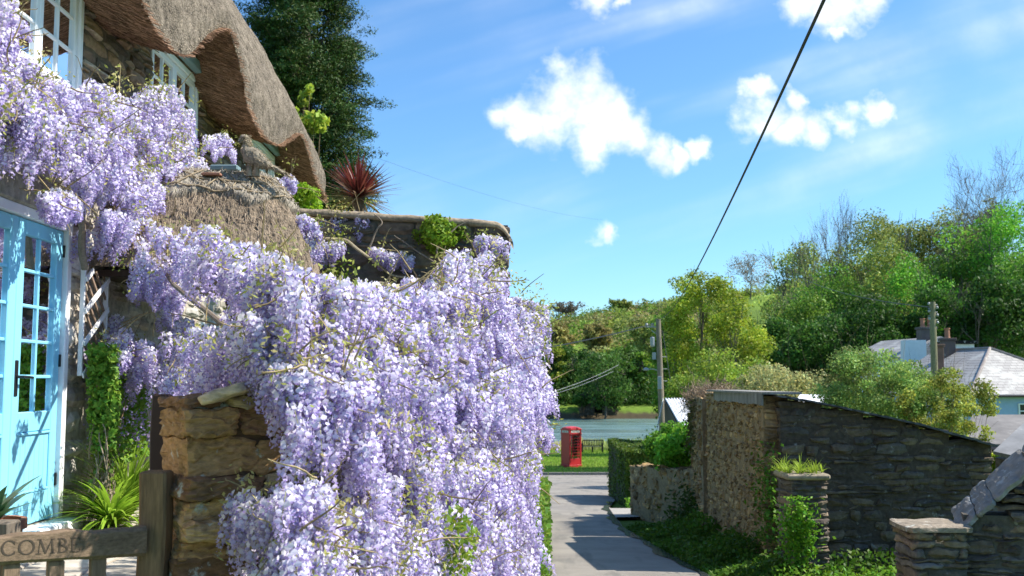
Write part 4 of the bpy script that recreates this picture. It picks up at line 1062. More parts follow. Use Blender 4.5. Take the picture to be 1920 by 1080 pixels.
vine([(860,560,9.7),(830,500,9.75),(760,455,9.8),(735,440,9.8)], .010,.004, 12,.02); vine([(880,680,6.3),(800,640,6.5),(700,700,5.6),(640,690,5.35)], .016,.008, 13,.03)
vine([(560,1015,4.85),(640,1045,4.95),(740,1055,5.25),(820,960,5.95),(860,900,6.3)], .008,.005, 14,.03,(.33,.26,.15)); vine([(500,560,5.3),(520,620,5.0),(480,680,4.9),(540,700,4.8)], .012,.006, 15,.03)
rng = RS(44)
sel = rng.choice(len(AN), 520)
for k_ in sel:
    a_ = AN[k_,:3]+np.array([.0,.03,.02]); d = rng.normal(0,1,3)*np.array([.6,.35,.5])+np.array([.25,-.15,.15]); d /= np.linalg.norm(d); L_ = rng.uniform(.12,.38)
    q = wiggle([a_, a_+d*L_*.5, a_+d*L_+np.array([0,0,-.03])], 7, .02, int(k_)); wood.tube(q, np.linspace(.006,.002,7), 4, np.array([.32,.25,.13])*rng.uniform(.5,1.2), caps=False)
wood.build('stems', M['twig'], wist)

# ================================================================ PLANTS BY THE COTTAGE AND HIGH WALL
def blades(c, n, L, wd, rng, spread=1., droop=.6, up=.9, col=(.1,.2,.03), var=.3, nseg=5, tipcol=None):
    """long arching strap leaves from a centre"""
    az = rng.uniform(0, 2*pi, n); el = np.clip(rng.normal(up, .35*spread, n), -.25, 1.5); L_ = L*rng.uniform(.6,1.15,n)
    dh = np.stack([np.cos(az), np.sin(az), az*0], -1); V = np.zeros((n, nseg+1, 2, 3)); sd_ = np.stack([-np.sin(az), np.cos(az), az*0], -1)
    for q in range(nseg+1):
        t = q/nseg; e = el-droop*t*t*1.3; p = np.array(c)+dh*(np.cos(el-droop*t*.65)*t*L_)[:,None]+np.array([0,0,1.])*(np.sin(el-droop*t*.65)*t*L_)[:,None]
        w_ = wd*(min(1, t*4+.45))*(1-t**2.2)+.0008
        V[:,q,0] = p+sd_*w_; V[:,q,1] = p-sd_*w_
    base_ = (np.arange(n)*(nseg+1)*2)[:,None]; F = []
    for q in range(nseg): F.append(base_+np.array([[q*2, q*2+1, q*2+3, q*2+2]]))
    cc = np.array(col)*(1+var*rng.uniform(-1,1,(n,1))); C = np.repeat(cc, (nseg+1)*2, 0)
    return V.reshape(-1,3), np.concatenate(F), np.clip(C, .005, .9)
rng = RS(61)
# cordyline
c0 = P(672, 372, 11.6); c0g = c0.copy(); c0g[2] = EYE-2.4
cy = empty('cordyline', tuple(c0g)); tag(cy, 'spiky dark red cabbage palm behind the top of the high wall', 'palm')
mb = MB(); mb.tube([c0g, (c0g+c0)/2+np.array([.05,0,0]), c0], [.10,.085,.07], 8, (.16,.12,.09)); mb.build('trunk', M['bark'], cy)
mbv = MB()
for (n, e, cl_) in ((120,.95,(.16,.035,.032)),(110,.35,(.20,.06,.045)),(50,.0,(.32,.22,.14))):
    V, F, C = blades(c0, n, .50, .016, rng, 1.0, .22, e, cl_, .45); mbv.add(V, F, C)
mbv.build('foliage', M['leaf_gloss'], cy)
# ivy tuft on the wall top
def bush(name, label, cat, c, rad, n, size, col, seed, base=None, nb=26, br=.42, var=.3, group=None, sprigs=0, asp=.6, mat='leaf', stems=True, twc=(.16,.12,.07), shell=.5):
    rng = RS(seed); c = np.array(c, dtype=float); zb = c[2]-rad[2]*1.0 if base is None else base
    root = empty(name, (c[0], c[1], zb)); tag(root, label, cat, group)
    pts, dd, cl, bc = crown_points(rng, n, c, rad, nb, br, shell)
    ok = pts[:,2] > zb-.05; V, F, C = cards(pts[ok], dd[ok], size, rng, .7, asp, col, var, .15, cl[ok])
    mesh('foliage', V, F, M[mat], root, C)
    if stems:
        mb = MB(); b0 = np.array([c[0], c[1], zb])
        for q in bc: 
            q0 = b0+np.array([rng.uniform(-.3,.3)*rad[0], rng.uniform(-.3,.3)*rad[1], 0]); mid = (q0+q)/2+rng.normal(0,.06,3)*rad; mb.tube([q0, mid, q], [size*.18, size*.13, size*.06], 4, twc, caps=False)
        for s_ in range(sprigs):
            k_ = rng.randint(len(bc)); q = bc[k_]; d = rng.normal(0,.35,3)+np.array([0,0,1.0]); L_ = rad.mean()*rng.uniform(.3,.8) if hasattr(rad,'mean') else np.mean(rad)*rng.uniform(.3,.8)
            mb.tube([q, q+d*L_*.6, q+d*L_+np.array([.06,0,0])], [size*.1, size*.08, size*.05], 3, twc, caps=False)
        mb.build('stems', M['twig'], root)
    return root
bush('ivy', 'bright green ivy tuft cresting the tall slate wall', 'ivy', P(828,438,9.98), np.array([.29,.30,.23]), 4200, .020, (.20,.30,.035), 3, nb=16)
bush('ivy', 'bright green ivy under the far end of the thatch eave', 'ivy', P(560,378,13.5), np.array([.32,.3,.30]), 2400, .030, (.24,.36,.03), 4, nb=16)
bush('sapling', 'yellow-green leafy sprays just beyond the end of the thatch', 'sapling', P(575,225,19), np.array([.36,.4,.75]), 900, .06, (.25,.30,.05), 5, base=EYE-2, nb=14, br=.3)
# climbing plant right of the doors
c1 = cw(8.0,.18,-.25)
def wall_leaves(name, label, cat, poly, n, size, col, seed, nout=(.03,.55), dfun=None, stemcol=(.22,.16,.10), nst=14, var=.3, flowers=None, mat='leaf'):
    rng = RS(seed); poly = np.array(poly, dtype=float); lo, hi = poly.min(0), poly.max(0)
    x = rng.uniform(lo[0],hi[0],n*4); y = rng.uniform(lo[1],hi[1],n*4); ok = inpoly(x, y, poly); x, y = x[ok][:n], y[ok][:n]
    keep = vnoise(np.stack([x,y,x*0],-1), 1/26., seed, 2) > -.38; x, y = x[keep], y[keep]
    d = dfun(x, y)+rng.uniform(*nout, len(x))*-1.0
    pts = Pm(x, y, d); pts[:,1] = np.maximum(pts[:,1], 7.70+rng.uniform(0,.10,len(x))); root = empty(name, tuple(pts[pts[:,2].argmin()])); tag(root, label, cat)
    nd = rng.normal(0,.6,(len(pts),3))+np.array([.8,-.5,.5]); V, F, C = cards(pts, nd, size, rng, .8, .7, col, var, .2); mesh('foliage', V, F, M[mat], root, C)
    mb = MB(); k_ = rng.choice(len(pts), nst*2)
    for q in range(nst):
        a_, b2 = pts[k_[q*2]], pts[k_[q*2+1]]; a_ = a_.copy(); a_[2] = pts[:,2].min(); mb.tube(wiggle([a_, (a_+b2)/2, b2], 9, .05, q), .005, 4, stemcol, caps=False)
    mb.build('stems', M['twig'], root); return root
wd_ = lambda x, y: np.minimum(3.05/((960-x)/FPX-.0154), 9.2)
wall_leaves('climbing_rose', 'leafy green climber with small rounded leaves right of the doors', 'climber', [(112,655),(160,640),(250,655),(285,700),(290,850),(230,870),(160,850),(110,830)], 3400, .026, (.17,.30,.05), 71, dfun=wd_)
wall_leaves('climbing_rose', 'scraggly brown stems with sparse leaves low on the pale wall', 'climber', [(110,790),(160,800),(175,960),(120,900)], 160, .022, (.16,.22,.05), 72, dfun=wd_, nst=26, stemcol=(.26,.21,.15))
c0 = P(208, 986, 7.7)
ag = empty('agapanthus', tuple(c0)); tag(ag, 'clump of arching green strap leaves on the patio behind the gate', 'plant')
V, F, C = blades(c0, 230, .50, .016, rng, .9, .95, .95, (.26,.38,.05), .35, 7); mesh('leaves', V, F, M['leaf'], ag, C)
c0 = P(238, 975, 8.1); ag = empty('border_plant', tuple(c0)); tag(ag, 'taller grassy plant with lilac flowers beside the dark timber post', 'plant')
V, F, C = blades(c0, 240, .75, .009, rng, .6, .7, 1.25, (.22,.33,.05), .35, 6); mesh('leaves', V, F, M['leaf'], ag, C)
pp = c0+np.array([0,0,.72])+rng.normal(0,1,(420,3))*np.array([.16,.16,.09]); V, F, C = cards(pp, rng.normal(0,1,(420,3)), .013, rng, .5, .8, (.45,.36,.62), .2, .1); mesh('blossom', V, F, M['petal'], ag, C)
c0 = P(-22, 985, 5.6); ag = empty('potted_agave', tuple(c0-np.array([0,0,.3]))); tag(ag, 'broad pointed blue-green leaves of a potted plant at the left edge', 'potted plant')
V, F, C = blades(c0, 26, .34, .042, RS(9), .8, .5, .9, (.11,.22,.10), .25, 7); mesh('leaves', V, F, M['leaf_gloss'], ag, C)
mb = MB(); mb.lathe([(.0,-.3),(.12,-.3),(.17,-.02),(.19,-.02),(.19,.03),(.16,.03),(.15,-.01),(0,-.01)], c0, 20); mb.build('pot', M['clay'], ag, smooth=False, usecol=False)

# ================================================================ RIGHT-HAND WALLS
def ground_right(s): return 0
bx = lambda px, d: (px-960)/FPX*d
gabA, gabB, gabC = (3.62,18.6), (3.50,13.9), (bx(1842,13.75),13.75)
barn = empty('lean_to_barn', (4.2,15,EYE-3)); tag(barn, 'roofless rubble barn end with sloping slate verge above the lane', 'stone building')
rubble('wall', gabB, gabA, EYE-3.6, EYE-.19, .35, .062, .15, (), 50, 3, PAL_TAN, M['stone'], barn, noise=.022, jit=.3, depthjit=.022, mortar=(.27,.19,.10), inset=.012, gap=.0)
Lg = math.hypot(gabC[0]-gabB[0], gabC[1]-gabB[1])
def vt(s):  # top of the gable wall: falls from left to right as in the photo
    px = np.interp(s, [0,Lg], [1452,1842]); py = np.interp(px, [1452,1500,1600,1700,1842], [744,751,771,793,833]); return EYE-(py-715)/FPX*np.interp(s,[0,Lg],[13.9,13.75])
rubble('wall', (gabB[0],gabB[1]), gabC, EYE-3.6, lambda s: vt(s)-.02, .4, .078, .27, (), 51, 3, [(.095,.072,.052),(.13,.10,.07),(.08,.065,.05),(.14,.11,.075),(.09,.078,.065)], M['stone_dark'], barn, noise=.018, jit=.34, depthjit=.022, mortar=(.07,.056,.044), inset=.022, gap=.001)
mb = MB(); a_ = np.array(gabC)-np.array(gabB); a_ = a_/np.linalg.norm(a_); nn2 = np.array([a_[1], -a_[0]])
ns_ = 26; rng = RS(8)
for i in range(ns_):
    s0_, s1_ = Lg*i/ns_-.02, Lg*(i+1)/ns_+.03; z0_, z1_ = vt(max(0,s0_)), vt(min(Lg,s1_))
    q = lambda s, n_, z: np.array([gabB[0]+a_[0]*s+nn2[0]*n_, gabB[1]+a_[1]*s+nn2[1]*n_, z])
    dz = rng.uniform(-.004,.006)+.002*(i%2)
    mb.prism([q(s0_,.30,z0_+dz), q(s1_,.30,z1_+dz), q(s1_,.30,z1_+.022+dz), q(s0_,.30,z0_+.022+dz)], tuple(nn2[0]*-.62 if k_==0 else (nn2[1]*-.62 if k_==1 else 0) for k_ in range(3)), np.array([.10,.105,.115])*rng.uniform(.7,1.2))
mb.build('verge_slates', M['slate'], barn)
mb = MB()                              # grey weathered boards capping the lane side
nb_ = 26
for i in range(nb_):
    y0_, y1_ = 13.75+3.75*i/nb_, 13.75+3.75*(i+1)/nb_-.012; xw = 3.50+.12*(y0_-13.9)/4.7
    mb.box((xw-.22,y0_,EYE-.31+rng.uniform(-.015,.01)),(xw-.19,y1_,EYE-.165), np.array([.24,.235,.225])*rng.uniform(.7,1.2), bev=.004)
mb.box((3.28,13.7,EYE-.17),(3.80,17.6,EYE-.14), (.22,.215,.2))
mb.build('fascia_boards', M['wood_v'], barn)
def tapered(V): 
    V = V.copy(); return V
wl = rubble('lane_wall', (3.66,18.75), (4.05,22.3), EYE-4.2, lambda s: EYE-.30-.0*s, .5, .12, .24, (), 52, 4, PAL_TAN, M['stone'], None, noise=.05, jit=.3, depthjit=.05, mortar=(.22,.17,.105), inset=.0, gap=.0)
tag(wl, 'rounded tan stone wall end beyond the barn, under dry creeper', 'wall')
bw = rubble('lane_wall', (3.95,20.6), (3.05,24.6), EYE-4.2, lambda s: EYE-1.72-.06*s, .6, .13, .26, (), 53, 4, PAL_TAN, M['stone'], None, noise=.05, jit=.3, depthjit=.04, mortar=(.22,.17,.105), inset=.0, gap=.0)
tag(bw, 'lower tan stone wall with curved top under the green shrub', 'wall')
sw = rubble('lane_wall', (3.45,28.0), (4.3,27.6), EYE-4.4, EYE-2.85, .35, .12, .16, (), 54, 3, [(.30,.28,.25),(.22,.2,.18)], M['stone'], None, noise=.02, jit=.25)
tag(sw, 'short low grey wall with upright stones beside the driveway', 'wall')
mb = MB(); T, TF = TEMPL[2]
for i in range(9):
    q = T/((np.abs(T)**6).sum(1)**(1/6.))[:,None]*np.array([.035,.12,.11]); q = q+np.array([3.5+i*.09,27.98-.042*i,EYE-2.78+rng.uniform(-.02,.02)]); mb.add(q, TF, np.array([.34,.32,.29])*rng.uniform(.7,1.2))
mb.build('coping', M['stone'], sw)
# pier in front of the barn wall
pr_ = rubble('stone_pier', (bx(1472,12.0),12.27), (bx(1546,12.0),12.30), EYE-3.4, EYE-1.10, .55, .06, .24, (), 55, 4, PAL_DARK+[(.16,.13,.1)], M['stone'], None, noise=.014, jit=.2, depthjit=.02)
tag(pr_, 'square slate pier topped with grass, standing before the dark barn wall', 'stone pier')
mb = MB(); mb.box((bx(1468,12.0),11.98,EYE-1.12),(bx(1550,12.0),12.60,EYE-1.055), (.30,.25,.18), bev=.02); mb.build('cap_slab', M['stone'], pr_)
# near wall on the right with sloping coping
p1 = rubble('stone_pier', (bx(1678,9.0),9.0), (bx(1782,9.0),9.0), EYE-3.2, EYE-1.25, .5, .055, .22, (), 56, 5, PAL_DARK+[(.20,.18,.16)], M['stone_dark'], None, noise=.016, jit=.2, depthjit=.03)
tag(p1, 'low square slate pier with flat cap at the foot of the sloping wall', 'stone pier')
mb = MB(); T, TF = TEMPL[7]; q = T/((np.abs(T)**9).sum(1)**(1/9.))[:,None]*np.array([.27,.28,.028]); q = q+np.array([bx(1731,9),9.0,EYE-1.225]); q = q+.014*np.stack([vnoise(q,10,s_,2) for s_ in range(3)],-1); mb.add(q, TF, (.25,.21,.16)); mb.build('cap_slab', M['stone_near'], p1)
def rtop(s): return EYE-1.20+np.interp(s, [-1,0,3], [-.9,0,2.85])
rw0, rw1 = (bx(1782,9.1),9.1), (bx(1782,9.1)+2.6, 8.3)
rw = rubble('ramped_wall', rw0, rw1, EYE-3.2, lambda s: rtop(s)-.17, .40, .06, .24, (), 57, 4, PAL_DARK, M['stone_dark'], None, noise=.016, jit=.2, depthjit=.03)
tag(rw, 'dark slate wall climbing to the right edge under sloping flagstone coping', 'wall')
mb = MB(); rng = RS(12); a_ = np.array([2.6,-.8])/np.hypot(2.6,.8); nn3 = np.array([a_[1],-a_[0]]); s = -.02; T, TF = TEMPL[10]
while s < 2.7:
    l = rng.uniform(.13,.30); mid = s+l/2; sl = (float(rtop(mid+.05))-float(rtop(mid-.05)))/.1
    e1 = np.array([a_[0], a_[1], sl]); L1 = np.linalg.norm(e1); e1 /= L1; e2 = np.array([nn3[0], nn3[1], -.30+rng.uniform(-.04,.04)]); e2 /= np.linalg.norm(e2); e3 = np.cross(e2, e1); e3 /= np.linalg.norm(e3); e3 *= np.sign(e3[2])
    q = T/((np.abs(T)**12.).sum(1)**(1/12.))[:,None]*np.array([l*L1/2-.003, .245+rng.uniform(-.025,.025), .022])
    c_ = np.array([rw0[0]+a_[0]*mid+nn3[0]*.01, rw0[1]+a_[1]*mid+nn3[1]*.01, float(rtop(mid))+.01])
    W_ = c_+q[:,:1]*e1+q[:,1:2]*e2+q[:,2:]*e3; W_ = W_+.020*np.stack([vnoise(W_, 14, s_, 4) for s_ in range(3)], -1)
    mb.add(W_, TF, np.array([.23,.22,.20])*rng.uniform(.85,1.15)); s += l
mb.build('coping', rough_mat('coping_flag', 12, .35, .8, .9, .012, spots=(.40,.41,.39), spotscale=9, spotthr=(.56,.68)), rw)

# ivy, verge plants along the right
def verge(name, label, cat, pts_fn, n, size, col, seed, kind=None, var=.3, asp=.55, mat='leaf'):
    rng = RS(seed); p = pts_fn(rng, n); nd = rng.normal(0,.6,(len(p),3))+np.array([0,0,.9]); V, F, C = cards(p, nd, size, rng, .8, asp, col, var, .2)
    cl = 1+.35*vnoise(p, 1.6, seed, 2); C = C*np.repeat(cl, 4)[:,None]; o = mesh(name, V, F, M[mat], None, np.clip(C,.003,.9)); tag(o, label, cat, kind=kind); return o
def rstrip(y0, y1, w0, w1, h):
    def f(rng, n):
        Y = rng.uniform(y0, y1, n); r_ = road_edges(Y)[1]; u = rng.rand(n); X = r_+u*np.interp(Y, [y0,y1], [w0,w1]); z = road_z(Y)+rng.rand(n)**1.3*h*(.25+u)*(.6+.7*vnoise(np.stack([X,Y,X*0],-1), 1.3, 3, 2)); return np.stack([X, Y, z], -1)
    return f
verge('undergrowth', 'dark green weeds and grass between the lane and the barn wall', 'undergrowth', rstrip(11.5, 20.5, 1.1, 1.5, .65), 26000, .035, (.075,.15,.02), 81, 'stuff')
verge('undergrowth', 'bright weeds at the foot of the piers on the right', 'undergrowth', lambda rng, n: np.stack([rng.uniform(2.9,4.5,n), rng.uniform(10.6,11.9,n), EYE-2.75+rng.rand(n)**1.5*.72], -1), 9000, .028, (.15,.28,.03), 82, 'stuff')
verge('undergrowth', 'dark weeds between the slate pier and the ramped wall', 'undergrowth', lambda rng, n: np.stack([rng.uniform(4.0,6.4,n), rng.uniform(12.6,13.5,n), EYE-3.0+rng.rand(n)**1.6*.9], -1), 7000, .035, (.06,.12,.015), 83, 'stuff')
verge('ivy', 'small green ivy patch on the left side of the slate pier', 'ivy', lambda rng, n: np.stack([bx(1482,12)+rng.normal(0,.10,n), 11.92-rng.rand(n)*.12, EYE-1.70+np.clip(rng.normal(0,.20,n),-.4,.4)], -1), 1500, .026, (.15,.30,.03), 84)
gt_ = MB(); rg = RS(85)
for q in range(46):
    V, F, C = blades(np.array([bx(1508,12.0)+rg.uniform(-.24,.24), 12.3+rg.uniform(-.32,.3), EYE-1.06]), 9, .15*rg.uniform(.5,1.5), .006, rg, .9, .6, 1.0, (.26,.34,.05), .35, 4); gt_.add(V, F, C)
tag(gt_.build('grass_tuft', M['leaf']), 'long bright grass blades sprouting on the slate pier before the barn', 'grass')
if 0: verge('grass_tuft', 'sunlit grass and tiny flowers growing on top of the slate pier', 'grass', lambda rng, n: np.stack([bx(1500,12.3)+rng.uniform(-.30,.30,n), 12.3+rng.uniform(-.3,.3,n), EYE-1.05+rng.rand(n)**1.8*.17], -1), 2200, .022, (.26,.34,.05), 85, asp=.25)
verge('ivy', 'green ivy creeping down the barn corner', 'ivy', lambda rng, n: np.stack([3.36+rng.normal(0,.05,n), 14.0+rng.normal(0,.28,n), EYE-1.2+np.clip(rng.normal(-.4,.4,n),-1.2,.4)], -1), 1300, .03, (.10,.19,.025), 86)
def creeper_pts(rng, n):
    X = np.maximum(3.92+rng.normal(0,.20,n), 3.62); Y = rng.uniform(18.9,22.4,n); z = EYE-.28+rng.normal(0,.11,n)-np.abs(X-3.9)*.5; return np.stack([X,Y,z],-1)
cr_ = empty('dry_creeper', (3.85,20,EYE-1)); tag(cr_, 'dry brown creeper piled on the tan wall beside the barn boards', 'creeper')
rng = RS(87); mb = MB(); p = creeper_pts(rng, 2600); d = rng.normal(0,1,(2600,3))+np.array([0,-.2,.15]); d /= np.linalg.norm(d,axis=1,keepdims=True); mb.frusta(p, p+d*rng.uniform(.08,.32,(2600,1)), .006, .003, 3, np.array([.34,.25,.17])[None]*rng.uniform(.4,1.3,(2600,1))); mb.build('stems', M['twig'], cr_)
p = np.stack([3.62+rng.normal(0,.06,1500), rng.uniform(18.8,21.5,1500), EYE-.35-rng.rand(1500)*1.1], -1); V, F, C = cards(p, rng.normal(0,1,p.shape)+np.array([-1,-.5,0]), .035, rng, .7, .6, (.11,.10,.04), .4, .2); mesh('leaves', V, F, M['leaf'], cr_, C)
verge('undergrowth', 'dark leafy growth hanging over the tan walls by the lane', 'undergrowth', lambda rng, n: np.stack([3.5+rng.normal(0,.22,n), 20.3+rng.normal(0,.5,n), EYE-2.9+rng.normal(0,.36,n)], -1), 4200, .045, (.045,.08,.015), 88, 'stuff')
bush('shrub', 'vivid green spreading shrub on the lower tan wall near the lane', 'shrub', (bx(1256,23.5),23.0,EYE-1.42), np.array([.76,1.1,.50]), 8500, .05, (.14,.30,.035), 90, base=EYE-2.0, nb=26)
hg = MB(); rng = RS(91); n = 15000; X = rng.uniform(3.08,4.2,n); Y = rng.uniform(28.2,34,n); Z = EYE-4.0+rng.rand(n)*2.15; fce = rng.randint(0,3,n); X = np.where(fce==0, 3.08+rng.rand(n)*.12, X); Y = np.where(fce==1, 28.2+rng.rand(n)*.12, Y); Z = np.where(fce==2, EYE-1.86-rng.rand(n)*.1, Z)
p = np.stack([X,Y,Z],-1)+.10*np.stack([vnoise(np.stack([X,Y,Z],-1), 1.5, s_, 2) for s_ in range(3)],-1); nd = np.zeros((n,3)); nd[fce==0,0] = -1; nd[fce==1,1] = -1; nd[fce==2,2] = 1
V, F, C = cards(p, nd*1.5, .045, rng, 1, .6, (.085,.13,.022), .35, .2); he = empty('hedge', (3.5,31,EYE-4.2)); tag(he, 'clipped dark green hedge between the lane and the shed', 'hedge'); mesh('foliage', V, F, M['leaf'], he, C)
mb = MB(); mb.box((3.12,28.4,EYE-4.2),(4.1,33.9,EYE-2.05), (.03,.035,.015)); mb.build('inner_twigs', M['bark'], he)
verge('undergrowth', 'bright green weeds at the hedge foot by the driveway', 'undergrowth', lambda rng, n: np.stack([rng.uniform(3.0,4.1,n), rng.uniform(27.0,28.1,n), EYE-3.45+rng.rand(n)**1.6*.38], -1), 3000, .04, (.14,.28,.03), 92, 'stuff')
verge('undergrowth', 'green verge leaves along the left side of the lane', 'undergrowth', lambda rng, n: (lambda Y: np.stack([road_edges(Y)[0]-rng.rand(n)*.5+.12, Y, road_z(Y)+rng.rand(n)**1.5*np.interp(Y,[9,24],[1.3,.9])], -1))(rng.uniform(9.5,26,n)), 16000, .035, (.13,.22,.035), 93, 'stuff')
#PART4
# ================================================================ TELEPHONE BOX, BENCH
def rotf(c, ang):
    ca_, sa_ = cos(ang), sin(ang); c = np.array(c, dtype=float)
    def f(V):
        V = np.asarray(V, dtype=float); return np.stack([c[0]+ca_*V[...,0]-sa_*V[...,1], c[1]+sa_*V[...,0]+ca_*V[...,1], c[2]+V[...,2]], -1)
    return f
GZ0 = EYE-5.16
pbc = (bx(1070,64.2), 64.2, GZ0-.03); fr = rotf(pbc, radians(32))
pb = empty('telephone_box', pbc); tag(pb, 'red telephone kiosk with domed roof standing on the green by the creek', 'telephone box')
W2 = .45; mb = MB()
mb.box((-W2-.02,-W2-.02,0),(W2+.02,W2+.02,.14), frame=fr, bev=.01)
for sx in (-1,1):
    for sy in (-1,1): mb.box((sx*W2-.06 if sx>0 else sx*W2-.0, sy*W2-.06 if sy>0 else sy*W2, .14),(sx*W2 if sx>0 else sx*W2+.06, sy*W2 if sy>0 else sy*W2+.06, 2.08), frame=fr, bev=.008)
mb.box((-W2,-W2,2.0),(W2,W2,2.26), frame=fr, bev=.01); mb.box((-W2-.03,-W2-.03,1.98),(W2+.03,W2+.03,2.03), frame=fr, bev=.008); mb.box((-W2-.03,-W2-.03,2.24),(W2+.03,W2+.03,2.30), frame=fr, bev=.01)
mb.build('frame', M['red'], pb, usecol=False)
mb = MB(); n = 12; rows = []
for i in range(n):                                     # shallow four-sided dome with segmental pediments
    t = i/(n-1)
    for k_ in range(24):
        th = 2*pi*k_/24+pi/24; r_ = (W2+.02)*(1-t**2.2*.97); cxx, sxx = cos(th), sin(th); pw = (abs(cxx)**6+abs(sxx)**6)**(-1/6.); rows.append([cxx*pw*r_, sxx*pw*r_, 2.29+.17*t**.7])
ii = np.arange(n*24).reshape(n,24); F = np.stack([ii[:-1], np.roll(ii[:-1],-1,1), np.roll(ii[1:],-1,1), ii[1:]], -1).reshape(-1,4); mb.add(fr(np.array(rows)), [F, np.array([list(ii[-1])])])
for ang in range(4):
    f2 = lambda V, A_=ang*pi/2: fr(rotf((0,0,0), A_)(V)); arc_ = [(-W2+.03+.84*q/12, -W2-.012, 2.29+.10*sin(pi*q/12)) for q in range(13)]
    mb.prism(arc_, (0,.05,0), frame=f2)
mb.build('roof', M['red'], pb, usecol=False)
mp = paint_mat('opal_sign', (.75,.72,.62), .4); mblk = M['black']
for ang in range(4):
    f2 = lambda V, A_=ang*pi/2: fr(rotf((0,0,0), A_)(V))
    sgn_ = MB(); sgn_.box((-.32,-W2-.006,2.08),(.32,-W2+.01,2.20), frame=f2, bev=.002); so = sgn_.build('sign', mp, pb, usecol=False)
    cu = bpy.data.curves.new('lettering', 'FONT'); cu.body = 'TELEPHONE'; cu.size = .095; cu.align_x = 'CENTER'; cu.align_y = 'CENTER'; cu.extrude = .001; cu.materials.append(mblk)
    tmp_ = bpy.data.objects.new('tmp', cu); me_ = bpy.data.meshes.new_from_object(tmp_); bpy.data.objects.remove(tmp_); to = bpy.data.objects.new('lettering', me_); link(to, so); wl_ = f2(np.array([[0,-W2-.009,2.14]]))[0]; to.location = wl_-world_loc(so); to.rotation_euler = (pi/2, 0, radians(32)+ang*pi/2)
    dr = MB()
    if ang < 3:
        x0_, x1_ = -W2+.065, W2-.065; dr.box((x0_,-W2+.012,.15),(x1_,-W2+.045,.52), frame=f2, bev=.004); dr.box((x0_,-W2+.012,1.90),(x1_,-W2+.045,1.99), frame=f2, bev=.004)
        dr.box((x0_,-W2+.012,.52),(x0_+.05,-W2+.045,1.90), frame=f2); dr.box((x1_-.05,-W2+.012,.52),(x1_,-W2+.045,1.90), frame=f2)
        for q in (x0_+.19, x1_-.19): dr.box((q-.015,-W2+.014,.52),(q+.015,-W2+.043,1.90), frame=f2)
        for q in range(1,8): z = .52+1.38*q/8; dr.box((x0_+.05,-W2+.016,z-.014),(x1_-.05,-W2+.041,z+.014), frame=f2)
        do = dr.build('door' if ang == 0 else 'glazed_side', M['red'], pb, usecol=False); gl = MB(); gl.box((x0_+.045,-W2+.026,.515),(x1_-.045,-W2+.031,1.905), frame=f2); gl.build('pane', M['glass'], do, usecol=False)
    else:
        dr.box((-W2+.065,-W2+.012,.15),(W2-.065,-W2+.045,1.99), frame=f2, bev=.004); dr.build('back_panel', M['red'], pb, usecol=False)
mb = MB(); mb.box((-.2,.30,.9),(.2,.39,1.7), frame=fr, bev=.01); mb.box((-.1,.25,1.15),(.1,.30,1.5), frame=fr, bev=.01); mb.build('payphone', M['black'], pb, usecol=False)

bc_ = (bx(1110,76.5), 76.5, float(terr(bx(1110,76.5),76.5))-.03); fr = rotf(bc_, radians(4))
be = empty('park_bench', bc_); tag(be, 'dark slatted park bench on the green right of the telephone box', 'bench'); dkm = paint_mat('dark_bench_paint', (.014,.016,.014), .5)
mb = MB(); [mb.box((-.76,.02+q*.09,.43),(.76,.09+q*.09,.46), frame=fr) for q in range(5)]; mb.build('seat', dkm, be, usecol=False)
mb = MB(); mb.box((-.76,-.02,.88),(.76,.02,.95), frame=fr); mb.box((-.76,-.02,.52),(.76,.02,.57), frame=fr); [mb.box((-.74+q*.1233,-.01,.57),(-.69+q*.1233,.01,.88), frame=fr) for q in range(13)]; mb.build('backrest', dkm, be, usecol=False)
for sx in (-.74, 0, .74):
    for y in (0, .42): mb = MB(); mb.box((sx-.03,y-.03,0),(sx+.03,y+.03,.43 if y or sx == 0 else .9), frame=fr); mb.build('leg', dkm, be, usecol=False)
for sx in (-.74, .74): mb = MB(); mb.box((sx-.035,-.02,.64),(sx+.035,.5,.69), frame=fr); mb.box((sx-.03,.40,.43),(sx+.03,.45,.64), frame=fr); mb.build('armrest', dkm, be, usecol=False)

# ================================================================ POLES AND WIRES
p1t = P(1234, 598, 45); g1 = p1t.copy(); g1[2] = float(terr(p1t[0], 45))
p1 = empty('telegraph_pole', tuple(g1)); tag(p1, 'tall wooden pole with lamp bracket and cable fittings behind the shed', 'pole')
pb0 = P(1244, 770, 45); pb0[2] = g1[2]-.2
mb = MB(); mb.tube([pb0, (pb0+p1t)/2, p1t], [.15,.13,.105], 12, (.24,.20,.155)); mb.build('shaft', M['wood_v'], p1)
mb = MB(); mb.tube([p1t+(-.55,0,-.35), p1t+(.1,0,-.35)], .03, 6); mb.tube([p1t+(-.3,0,-.5), p1t+(0,0,-.7)], .02, 5)
for dx in (-.5,-.25): mb.lathe([(.0,0),(.05,.0),(.06,.08),(.03,.14),(0,.15)], p1t+np.array([dx,0,-.33]), 10)
mb.build('bracket', M['metal'], p1, usecol=False)
mb = MB(); mb.lathe([(0,-.2),(.08,-.2),(.10,-.14),(.10,.18),(.07,.22),(0,.23)], p1t+np.array([-.26,-.05,-1.0]), 12); mb.build('junction_can', M['metal'], p1, usecol=False); mb = MB(); mb.lathe([(0,-.15),(.08,-.15),(.08,.15),(0,.15)], p1t+np.array([-.2,-.05,-1.6]), 10); mb.build('junction_can', M['metal'], p1, usecol=False)
lp = P(1240, 697, 45); mb = MB(); mb.tube([lp, lp+(-.35,0,.12), lp+(-.62,0,.10)], .022, 6); lo_ = mb.build('lamp_arm', M['metal'], p1, usecol=False)
